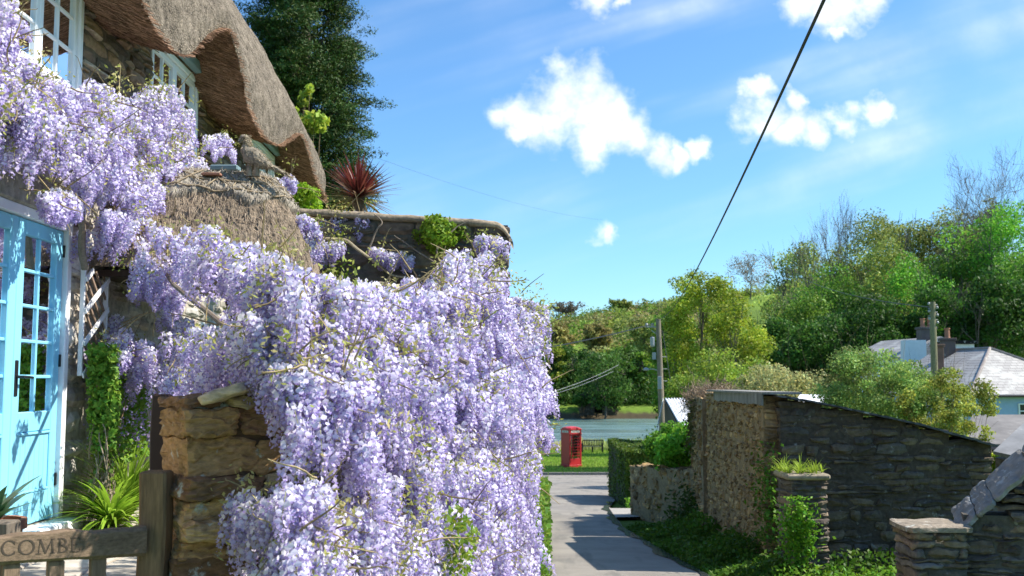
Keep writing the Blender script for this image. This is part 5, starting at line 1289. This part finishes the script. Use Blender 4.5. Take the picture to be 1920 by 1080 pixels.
mb = MB(); mb.lathe([(0,-.05),(.10,-.05),(.13,0),(.08,.06),(0,.08)], lp+np.array([-.66,0,.10]), 12); mb.build('lamp_head', M['metal'], lo_, usecol=False)
mb = MB(); mb.box(lp+(-.18,-.2,-.75), lp+(-.02,-.1,-.2), bev=.01); mb.build('meter_box', M['metal'], p1, usecol=False)
for q in (1,3,5): mb = MB(); mb.tube([lp+(.0,0,.9-q*.26), lp+(.26,0,.9-q*.26)], .014, 4); mb.build('step', M['metal'], p1, usecol=False)
mb = MB(); mb.tube([P(1242,620,45.1), P(1262,745,43)], .012, 4); mb.build('stay_wire', M['cable'], p1, usecol=False)
p2t = P(1748, 566, 36); g2 = p2t.copy(); g2[2] = float(terr(p2t[0], 36)); p2 = empty('telegraph_pole', tuple(g2)); tag(p2, 'wooden telegraph pole with top insulators in front of the hipped slate roof', 'pole')
mb = MB(); b0 = P(1752, 720, 36); b0[2] = g2[2]-.2; mb.tube([b0, (b0+p2t)/2, p2t], [.14,.125,.10], 12, (.22,.20,.13)); mb.build('shaft', M['wood_v'], p2)
mb = MB(); rng = RS(3)
for q in range(6): mb.lathe([(0,0),(.045,0),(.05,.05),(.02,.08),(0,.085)], p2t+np.array([(.14 if q%2 else -.14),-.05,-.1-.13*q]), 8); mb.tube([p2t+(-.16,-.02,-.1-.13*q), p2t+(.16,-.02,-.1-.13*q)], .014, 4)
mb.build('insulator', M['metal'], p2, usecol=False)
def wire(label, pts, r, sag=0, mat='cable', n=50, group=None):
    a_, b2 = pts; t = np.linspace(0,1,n)[:,None]; q = a_*(1-t)+b2*t; q[:,2] -= (4*sag*t*(1-t))[:,0]; mb = MB(); mb.tube(q, r, 5); o = mb.build('cable', M[mat], usecol=False); tag(o, label, 'cable', group)
A_ = P(1240, 596, 45); B_ = P(1494, 4, 7.2); dirv = B_-A_; wire('thick dark green overhead cable swooping down to the lane-end pole', (A_, A_+dirv*1.25), .0115, .62)
wire('dark overhead line leaving the lane-end pole to the left over the creek', (P(1226,607,45), P(905,672,33)), .022, .10)
wire('upper of two slack pale lines behind the wisteria, above the creek bank', (P(1160,684,60), P(900,768,34)), .008, .25, 'metal'); wire('lower of two slack pale lines behind the wisteria, above the creek bank', (P(1150,696,60), P(900,773,34)), .008, .2, 'metal')
wire('hair-thin line crossing the blue sky right of the conifer', (P(690,290,26), P(1130,412,60)), .003, .3); wire('thin line in front of the dark wood, ending on the house pole', (P(1745,576,36), P(1500,520,70)), .016, .3)

# ================================================================ SHED, HOUSES
def plank(mb, a_, b_, c_, d_, th, col=None):
    a_, b_, c_, d_ = [np.array(q, dtype=float) for q in (a_, b_, c_, d_)]; nrm = np.cross(b_-a_, d_-a_); nrm /= np.linalg.norm(nrm); mb.prism([a_, b_, c_, d_], nrm*th, col); return nrm
sh = empty('corrugated_shed', (bx(1275,30),30,EYE-4)); tag(sh, 'small shed with shiny white corrugated roof, half behind the green shrub', 'shed')
ra, rb = P(1247,747,30.6), P(1330,747,30.6); ea, eb = P(1278,803,28.6), P(1345,803,28.6); u_ = np.linspace(0,1,140)[:,None]
top_ = ra*(1-u_)+rb*u_; bot_ = ea*(1-u_)+eb*u_; wv = np.sin(np.linspace(0,140*.70,140))*.022; top_[:,2] += wv; bot_[:,2] += wv
V = np.concatenate([bot_, top_, bot_-(0,0,.012), top_-(0,0,.012)]); i = np.arange(139); F = np.concatenate([np.stack([i,i+1,i+141,i+140],1), np.stack([i+281,i+280,i+420,i+421],1)])
mesh('roof', V, F, paint_mat('white_corrugated', (.86,.86,.85), .5, .05), sh)
mb = MB(); mb.prism([ra-(.03,0,.03), ea-(.03,0,.03), ea-(.0,0,3), ra-(.0,0,3.4)], (.08,0,0)); mb.prism([ea-(0,-.05,.05), eb-(0,-.05,.05), eb-(0,-.05,3), ea-(0,-.05,3)], (0,.08,0)); mb.build('wall', M['darkwood'], sh, usecol=False)
mb = MB(); bl = P(1232,800,30.2); mb.prism([ra-(.05,0,-.02), ra-(.05,0,.12), bl-(0,0,.12), bl], (0,.06,0)); mb.build('bargeboard', M['wood_v'], sh, usecol=True)

def hip_house(name, label, c, ang, Wd, Ln, z0, ze, zr, hips=(1,0), wallmat='render_blue'):
    fr = rotf((c[0], c[1], 0), ang); root = empty(name, (c[0], c[1], z0)); tag(root, label, 'house')
    mb = MB(); mb.box((0.15,.15,z0),(Wd-.15,Ln-.15,ze), frame=fr); mb.build('wall', M[wallmat], root, usecol=False)
    h0, h1 = (Wd/2 if hips[0] else 0), (Wd/2 if hips[1] else 0); E = [(-.1,-.1,ze-.03),(Wd+.1,-.1,ze-.03),(Wd+.1,Ln+.1,ze-.03),(-.1,Ln+.1,ze-.03)]; R0 = (Wd/2,h0-.1,zr); R1 = (Wd/2,Ln+.1-h1,zr)
    V = fr(np.array(E+[R0,R1]+[(a,b_,c_-.08) for a,b_,c_ in E])); F4 = np.array([[1,2,5,4],[3,0,4,5],[0,6,7,1],[1,7,8,2],[2,8,9,3],[3,9,6,0],[6,9,8,7]]); F3 = np.array([[0,1,4],[2,3,5]])
    rf = mesh('roof', V, [F4, F3], M['slates'], root, np.full((len(V),3),.3)*np.array([1,1.02,1.06])); return root, fr, rf
m, t, b = base_mat('slates'); tcg = objco(t); br = t.node('ShaderNodeTexBrick'); t.put(br.inputs['Vector'], t.mapping(tcg, (1,1,1), rot=(pi/2,0,0))); br.inputs['Scale'].default_value = 1.0
br.inputs['Brick Width'].default_value = .30; br.inputs['Row Height'].default_value = .11; br.inputs['Mortar Size'].default_value = .010; br.inputs['Color1'].default_value = (.27,.26,.25,1); br.inputs['Color2'].default_value = (.38,.365,.345,1); br.inputs['Mortar'].default_value = (.16,.15,.14,1)
nn_1 = t.noise(tcg, 1.3, 6, .65); c = t.mix(t.ramp(nn_1, .5, .68), br.outputs[0], (.46,.46,.43)); c = t.mix(t.ramp(t.noise(tcg, 2.6, 6, .7), .62, .72), c, (.14,.13,.09)); t.put(b.inputs['Base Color'], c); b.inputs['Roughness'].default_value = .6; bump(t, b, br.outputs[1], .4, .02); M['slates'] = m
hc = (17.55, 40.0); ho, fr, rf = hip_house('slate_roofed_house', 'pale blue house with hipped grey slate roof at the right edge', hc, radians(12), 6.6, 7, EYE-5, EYE-.47, EYE+1.38)
for (x, z0_, z1_, w_, nc, nr_) in ((.85,-1.35,-1.08,.30,1,1),(2.15,-1.45,-.85,.62,2,2),(4.2,-1.45,-.85,.7,2,2),(2.15,-3.6,-2.6,.7,2,3)):
    mb = MB(); Z0, Z1 = EYE+z0_, EYE+z1_; mb.box((x,.09,Z0),(x+.05,.16,Z1), frame=fr); mb.box((x+w_-.05,.09,Z0),(x+w_,.16,Z1), frame=fr); mb.box((x+.05,.09,Z1-.05),(x+w_-.05,.16,Z1), frame=fr); mb.box((x+.05,.09,Z0),(x+w_-.05,.16,Z0+.05), frame=fr)
    for q in range(1,nc): mb.box((x+w_*q/nc-.02,.10,Z0+.05),(x+w_*q/nc+.02,.15,Z1-.05), frame=fr)
    for q in range(1,nr_): z = Z0+(Z1-Z0)*q/nr_; mb.box((x+.05,.105,z-.02),(x+w_-.05,.148,z+.02), frame=fr)
    wo = mb.build('window', M['white'], ho, usecol=False); gl = MB(); gl.box((x+.045,.125,Z0+.045),(x+w_-.045,.135,Z1-.045), frame=fr); gl.build('pane', paint_mat('dark_pane', (.03,.035,.04), .1), wo, usecol=False)
mb = MB(); gp_ = fr(np.array([[-.13,-.17,EYE-.56],[6.73,-.17,EYE-.56]])); mb.tube(gp_, .05, 8); mb.build('gutter', M['black'], ho, usecol=False)
mb = MB()
for q in range(2):                                       # ridge and hip tiles
    pts_ = [fr(np.array([3.3,3.2,EYE+1.40])), fr(np.array([3.3,7.1,EYE+1.40]))] if q == 0 else [fr(np.array([3.3,3.2,EYE+1.40])), fr(np.array([-.1,-.1,EYE-.48]))]
    mb.tube(pts_, .06, 6, (.28,.24,.22))
mb.tube([fr(np.array([3.3,3.2,EYE+1.40])), fr(np.array([6.7,-.1,EYE-.48]))], .06, 6, (.28,.24,.22)); mb.build('ridge_tiles', M['slate'], ho)
def chimney(root, c, w_, d_, z0_, z1_, col, pots, mat=None):
    mb = MB(); mb.box((c[0]-w_/2,c[1]-d_/2,z0_),(c[0]+w_/2,c[1]+d_/2,z1_-.12), col, bev=.01); mb.box((c[0]-w_/2-.05,c[1]-d_/2-.05,z1_-.12),(c[0]+w_/2+.05,c[1]+d_/2+.05,z1_), np.array(col)*.8, bev=.01); ch = mb.build('chimney', mat or M['slate'], root)
    for q in range(pots): mb = MB(); x = c[0]+(q-(pots-1)/2)*w_/max(1,pots)*.9; mb.lathe([(.0,0),(.13,0),(.11,.1),(.10,.36),(.13,.40),(.13,.45),(.08,.45),(0,.4)], (x,c[1],z1_), 12); mb.build('pot', M['clay'], ch, usecol=False)
chimney(ho, (bx(1762,43.5), 43.8), .32, .5, EYE+.2, EYE+1.55, (.22,.12,.085), 0); chimney(ho, (bx(1776,46), 46), .5, .5, EYE+.8, EYE+1.9, (.12,.09,.08), 1)
hb = (bx(1690,52), 52.0); hB, fr2, _ = hip_house('white_house', 'white rendered house partly seen above the slate ridge, chimneys against dark woods', hb, radians(8), 4.2, 6, EYE-5, EYE+1.25, EYE+2.25, (0,0), 'render_white')
mb = MB(); mb.box((bx(1785,50),50,EYE),(bx(1826,50),51.4,EYE+1.78)); mb.build('dormer', M['render_white'], hB, usecol=False); mb = MB(); mb.box((bx(1780,50),49.8,EYE+1.79),(bx(1830,50),51.5,EYE+1.95)); mb.build('dormer_roof', M['slate'], hB, usecol=False)
mb = MB(); mb.prism([(bx(1694,50.6),50.6,EYE+.2),(bx(1736,50.6),50.6,EYE+.2),(bx(1736,50.6),50.6,EYE+2.0),(bx(1697,50.6),50.6,EYE+2.0)], (0,.6,0)); mb.build('gable_wall', M['render_white'], hB, usecol=False)
chimney(hB, (bx(1737,53), 53), .8, .6, EYE+1.5, EYE+2.75, (.10,.085,.08), 2)
# low slate outbuilding in front of the house
ob = empty('outbuilding', (11.5,23,EYE-4)); tag(ob, 'low outbuilding with mossy slate lean-to roof behind the ramped wall', 'outbuilding')
mb = MB(); plank(mb, P(1806,838,22.2), P(2040,838,22.2), P(2040,782,24.6), P(1822,782,24.6), .06, (.17,.16,.15)); mb.build('roof', M['slate'], ob)
mb = MB(); q0, q1 = P(1815,842,22.35), P(2030,842,22.35); mb.prism([q0, q1, q1-(0,0,2.6), q0-(0,0,2.6)], (0,2.2,0), (.16,.14,.12)); mb.build('wall', M['stone_dark'], ob)
mb = MB(); mb.tube([P(1804,843,22.15), P(2040,843,22.15)], .05, 8); mb.build('gutter', M['black'], ob, usecol=False)
lr = empty('slate_roof_shed', (bx(1890,15.5),15.5,EYE-3.5)); tag(lr, 'corner of a lichened blue slate shed roof rising behind the ramped coping', 'shed')
mb = MB(); plank(mb, P(1862,852,15.4), P(2080,900,14.2), P(2060,770,16.8), P(1955,765,17.2), .05, (.20,.205,.21)); mb.build('roof', M['slate'], lr)
mb = MB(); q0, q1 = P(1866,858,15.5), P(2070,908,14.4); mb.prism([q0, q1, q1-(0,0,2.3), q0-(0,0,2.3)], (0.2,.3,0), (.14,.12,.11)); mb.build('wall', M['stone_dark'], lr)
wr_ = empty('white_lean_to', (bx(1535,21),21,EYE-3)); tag(wr_, 'sliver of white sheet roof between shrubs and the sloping barn verge', 'shed')
mb = MB(); plank(mb, P(1490,757,20), P(1575,763,20), P(1570,744,22), P(1500,743,22), .04); mb.build('roof', M['white'], wr_, usecol=False); mb = MB(); q0, q1 = P(1492,760,20.1), P(1573,766,20.1); mb.prism([q0,q1,q1-(0,0,2),q0-(0,0,2)], (0,1.5,0)); mb.build('wall', M['render_white'], wr_, usecol=False)
# lime kiln on the far bank
kd = 180; kc = P(1122, 768, kd); kn = empty('lime_kiln', tuple(kc)); tag(kn, 'old stone kiln with dark pointed arch on the far creek bank', 'kiln')
mb = MB(); Z = kc[2]; c_ = kc
out_ = [(-3.6,0),(3.4,0),(3.0,2.9),(1.0,3.6),(-1.2,3.5),(-3.1,2.7)]; arch = [(-.9,0),(-.85,1.1),(0,2.3),(.85,1.1),(.9,0)]
poly = [(-3.6,0),(-.9,0),(-.85,1.1),(0,2.3),(.85,1.1),(.9,0),(3.4,0),(3.0,2.9),(1.0,3.6),(-1.2,3.5),(-3.1,2.7)]
rb_ = lambda x: Z+3.1+.35*sin(x*1.3)
PK = [(.11,.085,.06),(.08,.065,.05),(.14,.11,.08)]
rubble('wall', (kc[0]-3.2, kc[1]), (kc[0]+3.2, kc[1]), Z-1, lambda s: Z+2.6+.9*math.sin(max(0.,min(1.,s/6.4))*pi), .8, .28, .6, [(2.55,3.85,Z-.9,Z+1.3),(2.85,3.55,Z+1.3,Z+2.0)], 66, 2, PK, M['stone_dark'], kn, noise=.05, jit=.3, depthjit=.08, mortar=(.07,.055,.04), inset=.05)
mb.box((kc[0]-3.1,kc[1]+1.5,Z-1),(kc[0]+3.1,kc[1]+4,Z+2.4))
mb.build('inner_wall', M['bark'], kn, usecol=False)
bush('bush', 'bush overgrowing the left shoulder of the old kiln', 'bush', (kc[0]-3.0,kc[1]-.6,Z+1.9), np.array([1.7,1.2,1.5]), 2200, .2, (.08,.15,.03), 67, base=Z-.5, nb=18)
bush('bush', 'bush overgrowing the right shoulder of the old kiln', 'bush', (kc[0]+2.9,kc[1]-.6,Z+2.2), np.array([1.5,1.2,1.6]), 2200, .2, (.12,.20,.04), 68, base=Z-.5, nb=18)

# ================================================================ REEDS, FAR VEGETATION
rng = RS(200); n = 26000; X = rng.uniform(-6, 18, n); Y = rng.uniform(79, 88.5, n); Z = terr(X, Y); h_ = rng.uniform(.35,.95,n)*(.8+.4*vnoise(np.stack([X,Y,X*0],-1), .5, 2, 2))
p = np.stack([X,Y,Z+h_/2],-1); sdv = np.stack([np.cos(rng.rand(n)*6.28), np.sin(rng.rand(n)*6.28), np.zeros(n)],-1)*.03; ln = rng.normal(0,.12,(n,2)); tp = np.stack([X+ln[:,0],Y+ln[:,1],Z+h_],-1); bt = np.stack([X,Y,Z-.1],-1)
V = np.stack([bt-sdv, bt+sdv, tp+sdv*.3, tp-sdv*.3],1).reshape(-1,3); gmask = sm(2, 8, X+2*vnoise(np.stack([X,Y,X*0],-1), .3, 4, 2))[:,None]; cc = (np.array([[.55,.48,.30]])*(1-gmask)+np.array([[.36,.42,.20]])*gmask)*rng.uniform(.6,1.3,(n,1))
o = mesh('reeds', V, np.arange(4*n).reshape(n,4), M['leaf'], None, np.repeat(cc,4,0)); tag(o, 'pale dry reeds along the near shore of the creek', 'reeds', kind='stuff')
rng = RS(201); n = 30000; X = rng.uniform(-8, 14, n); Y = rng.uniform(56.8, 80, n); Y = np.maximum(Y, 56.9+.010*(X-3)**2); Z = terr(X, Y)-.03; tp = np.stack([X+rng.normal(0,.03,n),Y,Z+rng.uniform(.05,.15,n)],-1); sdv = np.stack([np.full(n,.022), rng.normal(0,.01,n), np.zeros(n)],-1); bt = np.stack([X,Y,Z],-1)
V = np.stack([bt-sdv, bt+sdv, tp],1).reshape(-1,3); o = mesh('grass', V, np.arange(3*n).reshape(n,3), M['leaf'], None, np.repeat(np.array([[.30,.42,.075]])*rng.uniform(.7,1.3,(n,1)),3,0)); tag(o, 'mown bright green grass of the waterside green', 'grass', kind='stuff')

# conifer behind the cottage
cfc = np.array([bx(560,30), 30, EYE-3]); rng = RS(300)
co = empty('conifer', tuple(cfc)); tag(co, 'large dark cypress towering behind the thatched roof', 'conifer')
segs = []; H = 17.; mb = MB(); mb.tube([cfc, cfc+(0.1,0,H*.5), cfc+(0,0,H)], [.38,.26,.05], 10, (.11,.08,.06)); VV = []; DD = []; CL = []
for q in range(230):
    z = rng.uniform(5.6, H-1); az = rng.uniform(0, 2*pi); R_ = 1.98*(1-.35*max(0,(z-10)/7))*rng.uniform(.72,1.08)*(1 if z > 7.5 else .72+.28*(z-5.6)/1.9)
    b0 = cfc+np.array([0,0,z-.7]); tip = cfc+np.array([cos(az)*R_, sin(az)*R_, z+rng.uniform(.0,.5)]); mb.tube([b0, (b0+tip)/2+(0,0,-.15), tip], [.07,.045,.015], 5, (.10,.075,.055), caps=False)
    for c_i in range(12):
        cc_ = b0+(tip-b0)*rng.uniform(.42,1.05)+rng.normal(0,.22,3); nl = 120; d = rng.normal(0,1,(nl,3)); d /= np.linalg.norm(d,axis=1,keepdims=True); VV.append(cc_+d*np.array([.40,.40,.12])*rng.uniform(.4,1.1,(nl,1))-np.array([0,0,.9])*(np.hypot(d[:,0],d[:,1])**2*.16)[:,None]); DD.append(d*np.array([.6,.6,1])+np.array([0,0,.6])); CL.append(np.full(nl, rng.uniform(.6,1.5)))
mb.build('trunk', M['bark'], co); V, F, C = cards(np.concatenate(VV), np.concatenate(DD), .050, rng, .8, .28, (.045,.085,.016), .3, .35, np.concatenate(CL)); mesh('crown', V, F, M['needle'], co, C)

# big willow-like tree by the lane end, and shrubs over the wall
def T(name, label, cat, px, topy, wpx, d, col, n=9000, size=.2, seed=0, **kw):
    g = at_ground(px, d); return tree(name, label, cat, g, top_z(topy, d), wpx/FPX*d, col, n, size, seed, **kw)
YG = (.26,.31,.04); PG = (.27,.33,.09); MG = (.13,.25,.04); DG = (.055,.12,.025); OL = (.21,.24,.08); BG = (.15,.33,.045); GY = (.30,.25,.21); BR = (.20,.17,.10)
T('poplar', 'tall yellow-green tree with airy crown beside the lane-end pole', 'tree', 1318, 488, 150, 62, YG, 15000, .085, 401, nb=80, br=.20, low=.15, shell=.3)
T('poplar', 'yellow-green tree merging with its taller neighbour, just right of it', 'tree', 1385, 530, 110, 60, YG, 9000, .085, 402, nb=60, br=.22, low=.15, shell=.3)
T('tree', 'darker green tree filling the gap behind the lane-end pole', 'tree', 1262, 560, 90, 74, (.10,.19,.03), 9000, .12, 403, nb=50, low=.1)
T('tree', 'broad yellow-green low tree behind the boarded barn wall', 'tree', 1350, 648, 230, 40, (.22,.28,.05), 15000, .06, 404, nb=90, br=.20, low=.1, shell=.3)
bush('bramble', 'pale straw-coloured bramble thicket with buff sprays over the barn verge', 'bramble', (bx(1455,24),24,EYE-.25), np.array([1.5,1.3,.62]), 9000, .033, (.33,.31,.17), 410, base=EYE-3, nb=60, br=.26, sprigs=30)
bush('shrub', 'rose shrub with small mid green leaves above the middle of the verge', 'shrub', (bx(1650,18.5),18.5,EYE-.30), np.array([1.35,.9,1.05]), 20000, .026, (.19,.28,.09), 411, base=EYE-3, nb=90, br=.22, sprigs=40, shell=.25)
bush('shrub', 'tall sprays of a rambling shrub with cream tips in front of the dark wood', 'shrub', (bx(1600,19.5),19.5,EYE-.05), np.array([.55,.6,.98]), 3000, .028, (.22,.25,.10), 412, base=EYE-3, nb=50, br=.16, sprigs=30, shell=.2)
bush('shrub', 'yellow-leaved shrub with reddish twigs before the slate-roofed house', 'shrub', (bx(1770,17.5),17.5,EYE-.50), np.array([.90,.7,.86]), 8500, .026, (.27,.29,.07), 413, base=EYE-3, nb=60, br=.2, sprigs=40, shell=.2)
bush('shrub', 'olive shrub mingled behind the yellow one, left of the slate roof', 'shrub', (bx(1715,20.5),20.5,EYE-.45), np.array([1.3,.9,.85]), 9000, .03, (.17,.22,.06), 414, base=EYE-3, nb=60, br=.22, sprigs=20)
bush('shrub', 'small bright yellow-green bush behind the foot of the sloping verge', 'shrub', (bx(1848,16.5),16.5,EYE-1.38), np.array([.22,.3,.34]), 1500, .03, (.30,.36,.03), 415, nb=16)
bush('shrub', 'green bush directly behind the boarded wall top beside the shed', 'shrub', (bx(1290,33),33,EYE-.25), np.array([.75,.7,.55]), 4000, .04, (.20,.27,.05), 416, base=EYE-4, nb=30)

# the wood on the right-hand slope
WOOD = [
 ('ash_tree','pale yellow-green tree at the left end of the wood',1505,458,140,112,PG,7000,.16,{}),
 ('bare_tree','tall leafless grey tree crowning the left part of the wood',1560,385,160,100,GY,2600,.10,dict(bare=.93)),
 ('tree','grey-green half-leafed tree right of the tall bare one',1645,408,165,98,OL,9000,.11,{}),
 ('tree','olive-green rounded tree in the middle of the wood skyline',1712,392,170,104,(.22,.25,.08),12000,.12,{}),
 ('tree','olive-brown leafy tree filling the skyline left of the far right bare crowns',1795,405,170,102,(.22,.24,.09),11000,.12,{}),
 ('tree','tall olive tree directly behind the tall leafless one',1600,462,140,104,(.20,.24,.08),10000,.12,{}),
 ('bare_tree','bare branching tree rising between the olive and the far right trees',1800,352,140,100,GY,2600,.10,dict(bare=.93)),
 ('bare_tree','largest leafless tree, touching the right edge of the sky',1890,285,180,96,GY,3600,.10,dict(bare=.9)),
 ('tree','bright green young-leafed tree at the far right below the bare crown',1890,385,150,84,BG,12000,.11,{}),
 ('tree','vivid green tree in the middle of the slope',1722,486,150,84,BG,11000,.11,{}),
 ('tree','mid green tree between the vivid one and the right edge',1812,450,150,86,MG,11000,.12,{}),
 ('tree','green tree under the tall bare one',1565,520,150,90,MG,11000,.12,{}),
 ('tree','mossy green tree in front of the pale left-end tree',1495,545,130,84,(.12,.20,.035),9000,.12,{}),
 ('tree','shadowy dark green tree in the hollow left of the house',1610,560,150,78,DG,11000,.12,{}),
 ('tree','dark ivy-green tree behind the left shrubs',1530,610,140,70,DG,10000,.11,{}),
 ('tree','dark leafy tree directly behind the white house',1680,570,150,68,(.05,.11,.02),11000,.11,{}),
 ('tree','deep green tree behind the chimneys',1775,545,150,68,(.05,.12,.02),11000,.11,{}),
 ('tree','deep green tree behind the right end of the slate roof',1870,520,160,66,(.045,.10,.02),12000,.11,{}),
 ('tree','fresh green tree at the right edge halfway down the slope',1915,470,110,74,MG,8000,.11,{}),
 ('tree','small dark tree at the left foot of the wood',1462,612,90,72,DG,7000,.11,{}),
 ('tree','light green tree behind the tall yellow-green poplars',1445,560,90,95,PG,6000,.14,{}),
 ('tree','pale green tree high in the wood behind the vivid one',1665,470,120,92,PG,8000,.13,{}),
 ('tree','grey-green tree behind the right-hand bare crowns',1850,400,150,106,OL,8000,.14,dict(bare=.3)),
]
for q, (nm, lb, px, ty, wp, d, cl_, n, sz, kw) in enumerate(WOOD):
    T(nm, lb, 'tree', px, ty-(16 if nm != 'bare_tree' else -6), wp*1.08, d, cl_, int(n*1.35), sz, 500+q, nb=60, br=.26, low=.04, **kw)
def scrub(name, label, n, xr, yr, hh, size, cols, seed, zoff=0):
    rng = RS(seed); nb_ = n//160; X = rng.uniform(*xr, nb_*2); Y = rng.uniform(*yr, nb_*2); ok = ~((X/Y > .215) & (X/Y < .30) & (Y > 235) & (Y < 345)); X, Y = X[ok][:nb_], Y[ok][:nb_]; nb_ = len(X); Z = terr(X, Y); R_ = rng.uniform(.45,1,nb_)*hh; ci = rng.randint(0, len(cols), nb_); pk = rng.randint(0, nb_, n); d = rng.normal(0,1,(n,3)); d[:,2] = np.abs(d[:,2])*1.1; d /= np.linalg.norm(d,axis=1,keepdims=True)
    p = np.stack([X[pk],Y[pk],Z[pk]+zoff],-1)+d*(R_[pk]*rng.uniform(.6,1.05,n))[:,None]; V, F, C = cards(p, d, size, rng, .8, .6, (1,1,1), .28, .15); C = C*np.repeat(np.array(cols)[ci][pk]*rng.uniform(.7,1.3,(nb_,1))[pk], 4, 0); o = mesh(name, V, F, M['leaf'], None, C); tag(o, label, 'woodland', kind='stuff')
scrub('undergrowth', 'dark undergrowth of the wood on the right-hand slope', 60000, (14,75), (56,120), 3.2, .15, [DG,(.045,.10,.02),(.07,.15,.025),DG], 600)
scrub('woodland', 'brushwood and young trees covering the far hillside', 120000, (0,115), (190,380), 5.0, .42, [OL,(.28,.27,.12),(.20,.29,.06),(.30,.24,.13),(.23,.32,.06),(.32,.36,.09),(.17,.24,.05)], 601)
scrub('woodland', 'dark thicket along the foot of the far hill', 50000, (2,60), (187,204), 6.0, .26, [DG,(.07,.14,.03),(.05,.11,.025),(.12,.20,.04)], 602)
FAR = [('tree','dark spreading tree hanging over the old kiln on the far bank',1130,652,120,178.5,(.06,.12,.025),dict()),('tree','dark bushy tree at the left of the far bank',1068,648,90,193,DG,{}),('tree','dark green tree left of the kiln on the far bank',1105,655,80,194,(.045,.11,.02),{}),('tree','green tree right of the kiln on the far bank',1165,650,90,193,(.07,.14,.025),{}),('tree','yellow-green tree on the far bank left of the pole',1205,660,70,192,(.14,.22,.03),{}),('tree','bright yellow-green tree peeping out beside the wisteria',1036,640,60,192,(.24,.28,.04),{}),('bare_tree','purple-brown bare trees on the far ridge beside the wisteria',1068,566,80,345,(.16,.13,.13),dict(bare=.85)),('bare_tree','round leafless tree alone on the skyline field',1408,474,112,325,(.23,.18,.165),dict(shell=.15,flat=.9)),('tree','tan budding tree low on the far hill',1120,606,60,250,(.26,.22,.09),{}),('tree','orange-tan tree near the wisteria on the far hill',1050,606,50,240,(.26,.21,.08),{}),('tree','olive tree on the brow of the far hill',1160,562,60,330,OL,dict(bare=.3)),('tree','olive-green tree on the far hill behind the pole top',1215,590,90,230,OL,{})]
for q, (nm, lb, px, ty, wp, d, cl_, kw) in enumerate(FAR): T(nm, lb, 'tree', px, ty, wp, d, cl_, 5000 if 'skyline' not in lb else 2600, .0013*d if 'skyline' not in lb else .0007*d, 700+q, nb=50, br=.28, low=.1, **kw)
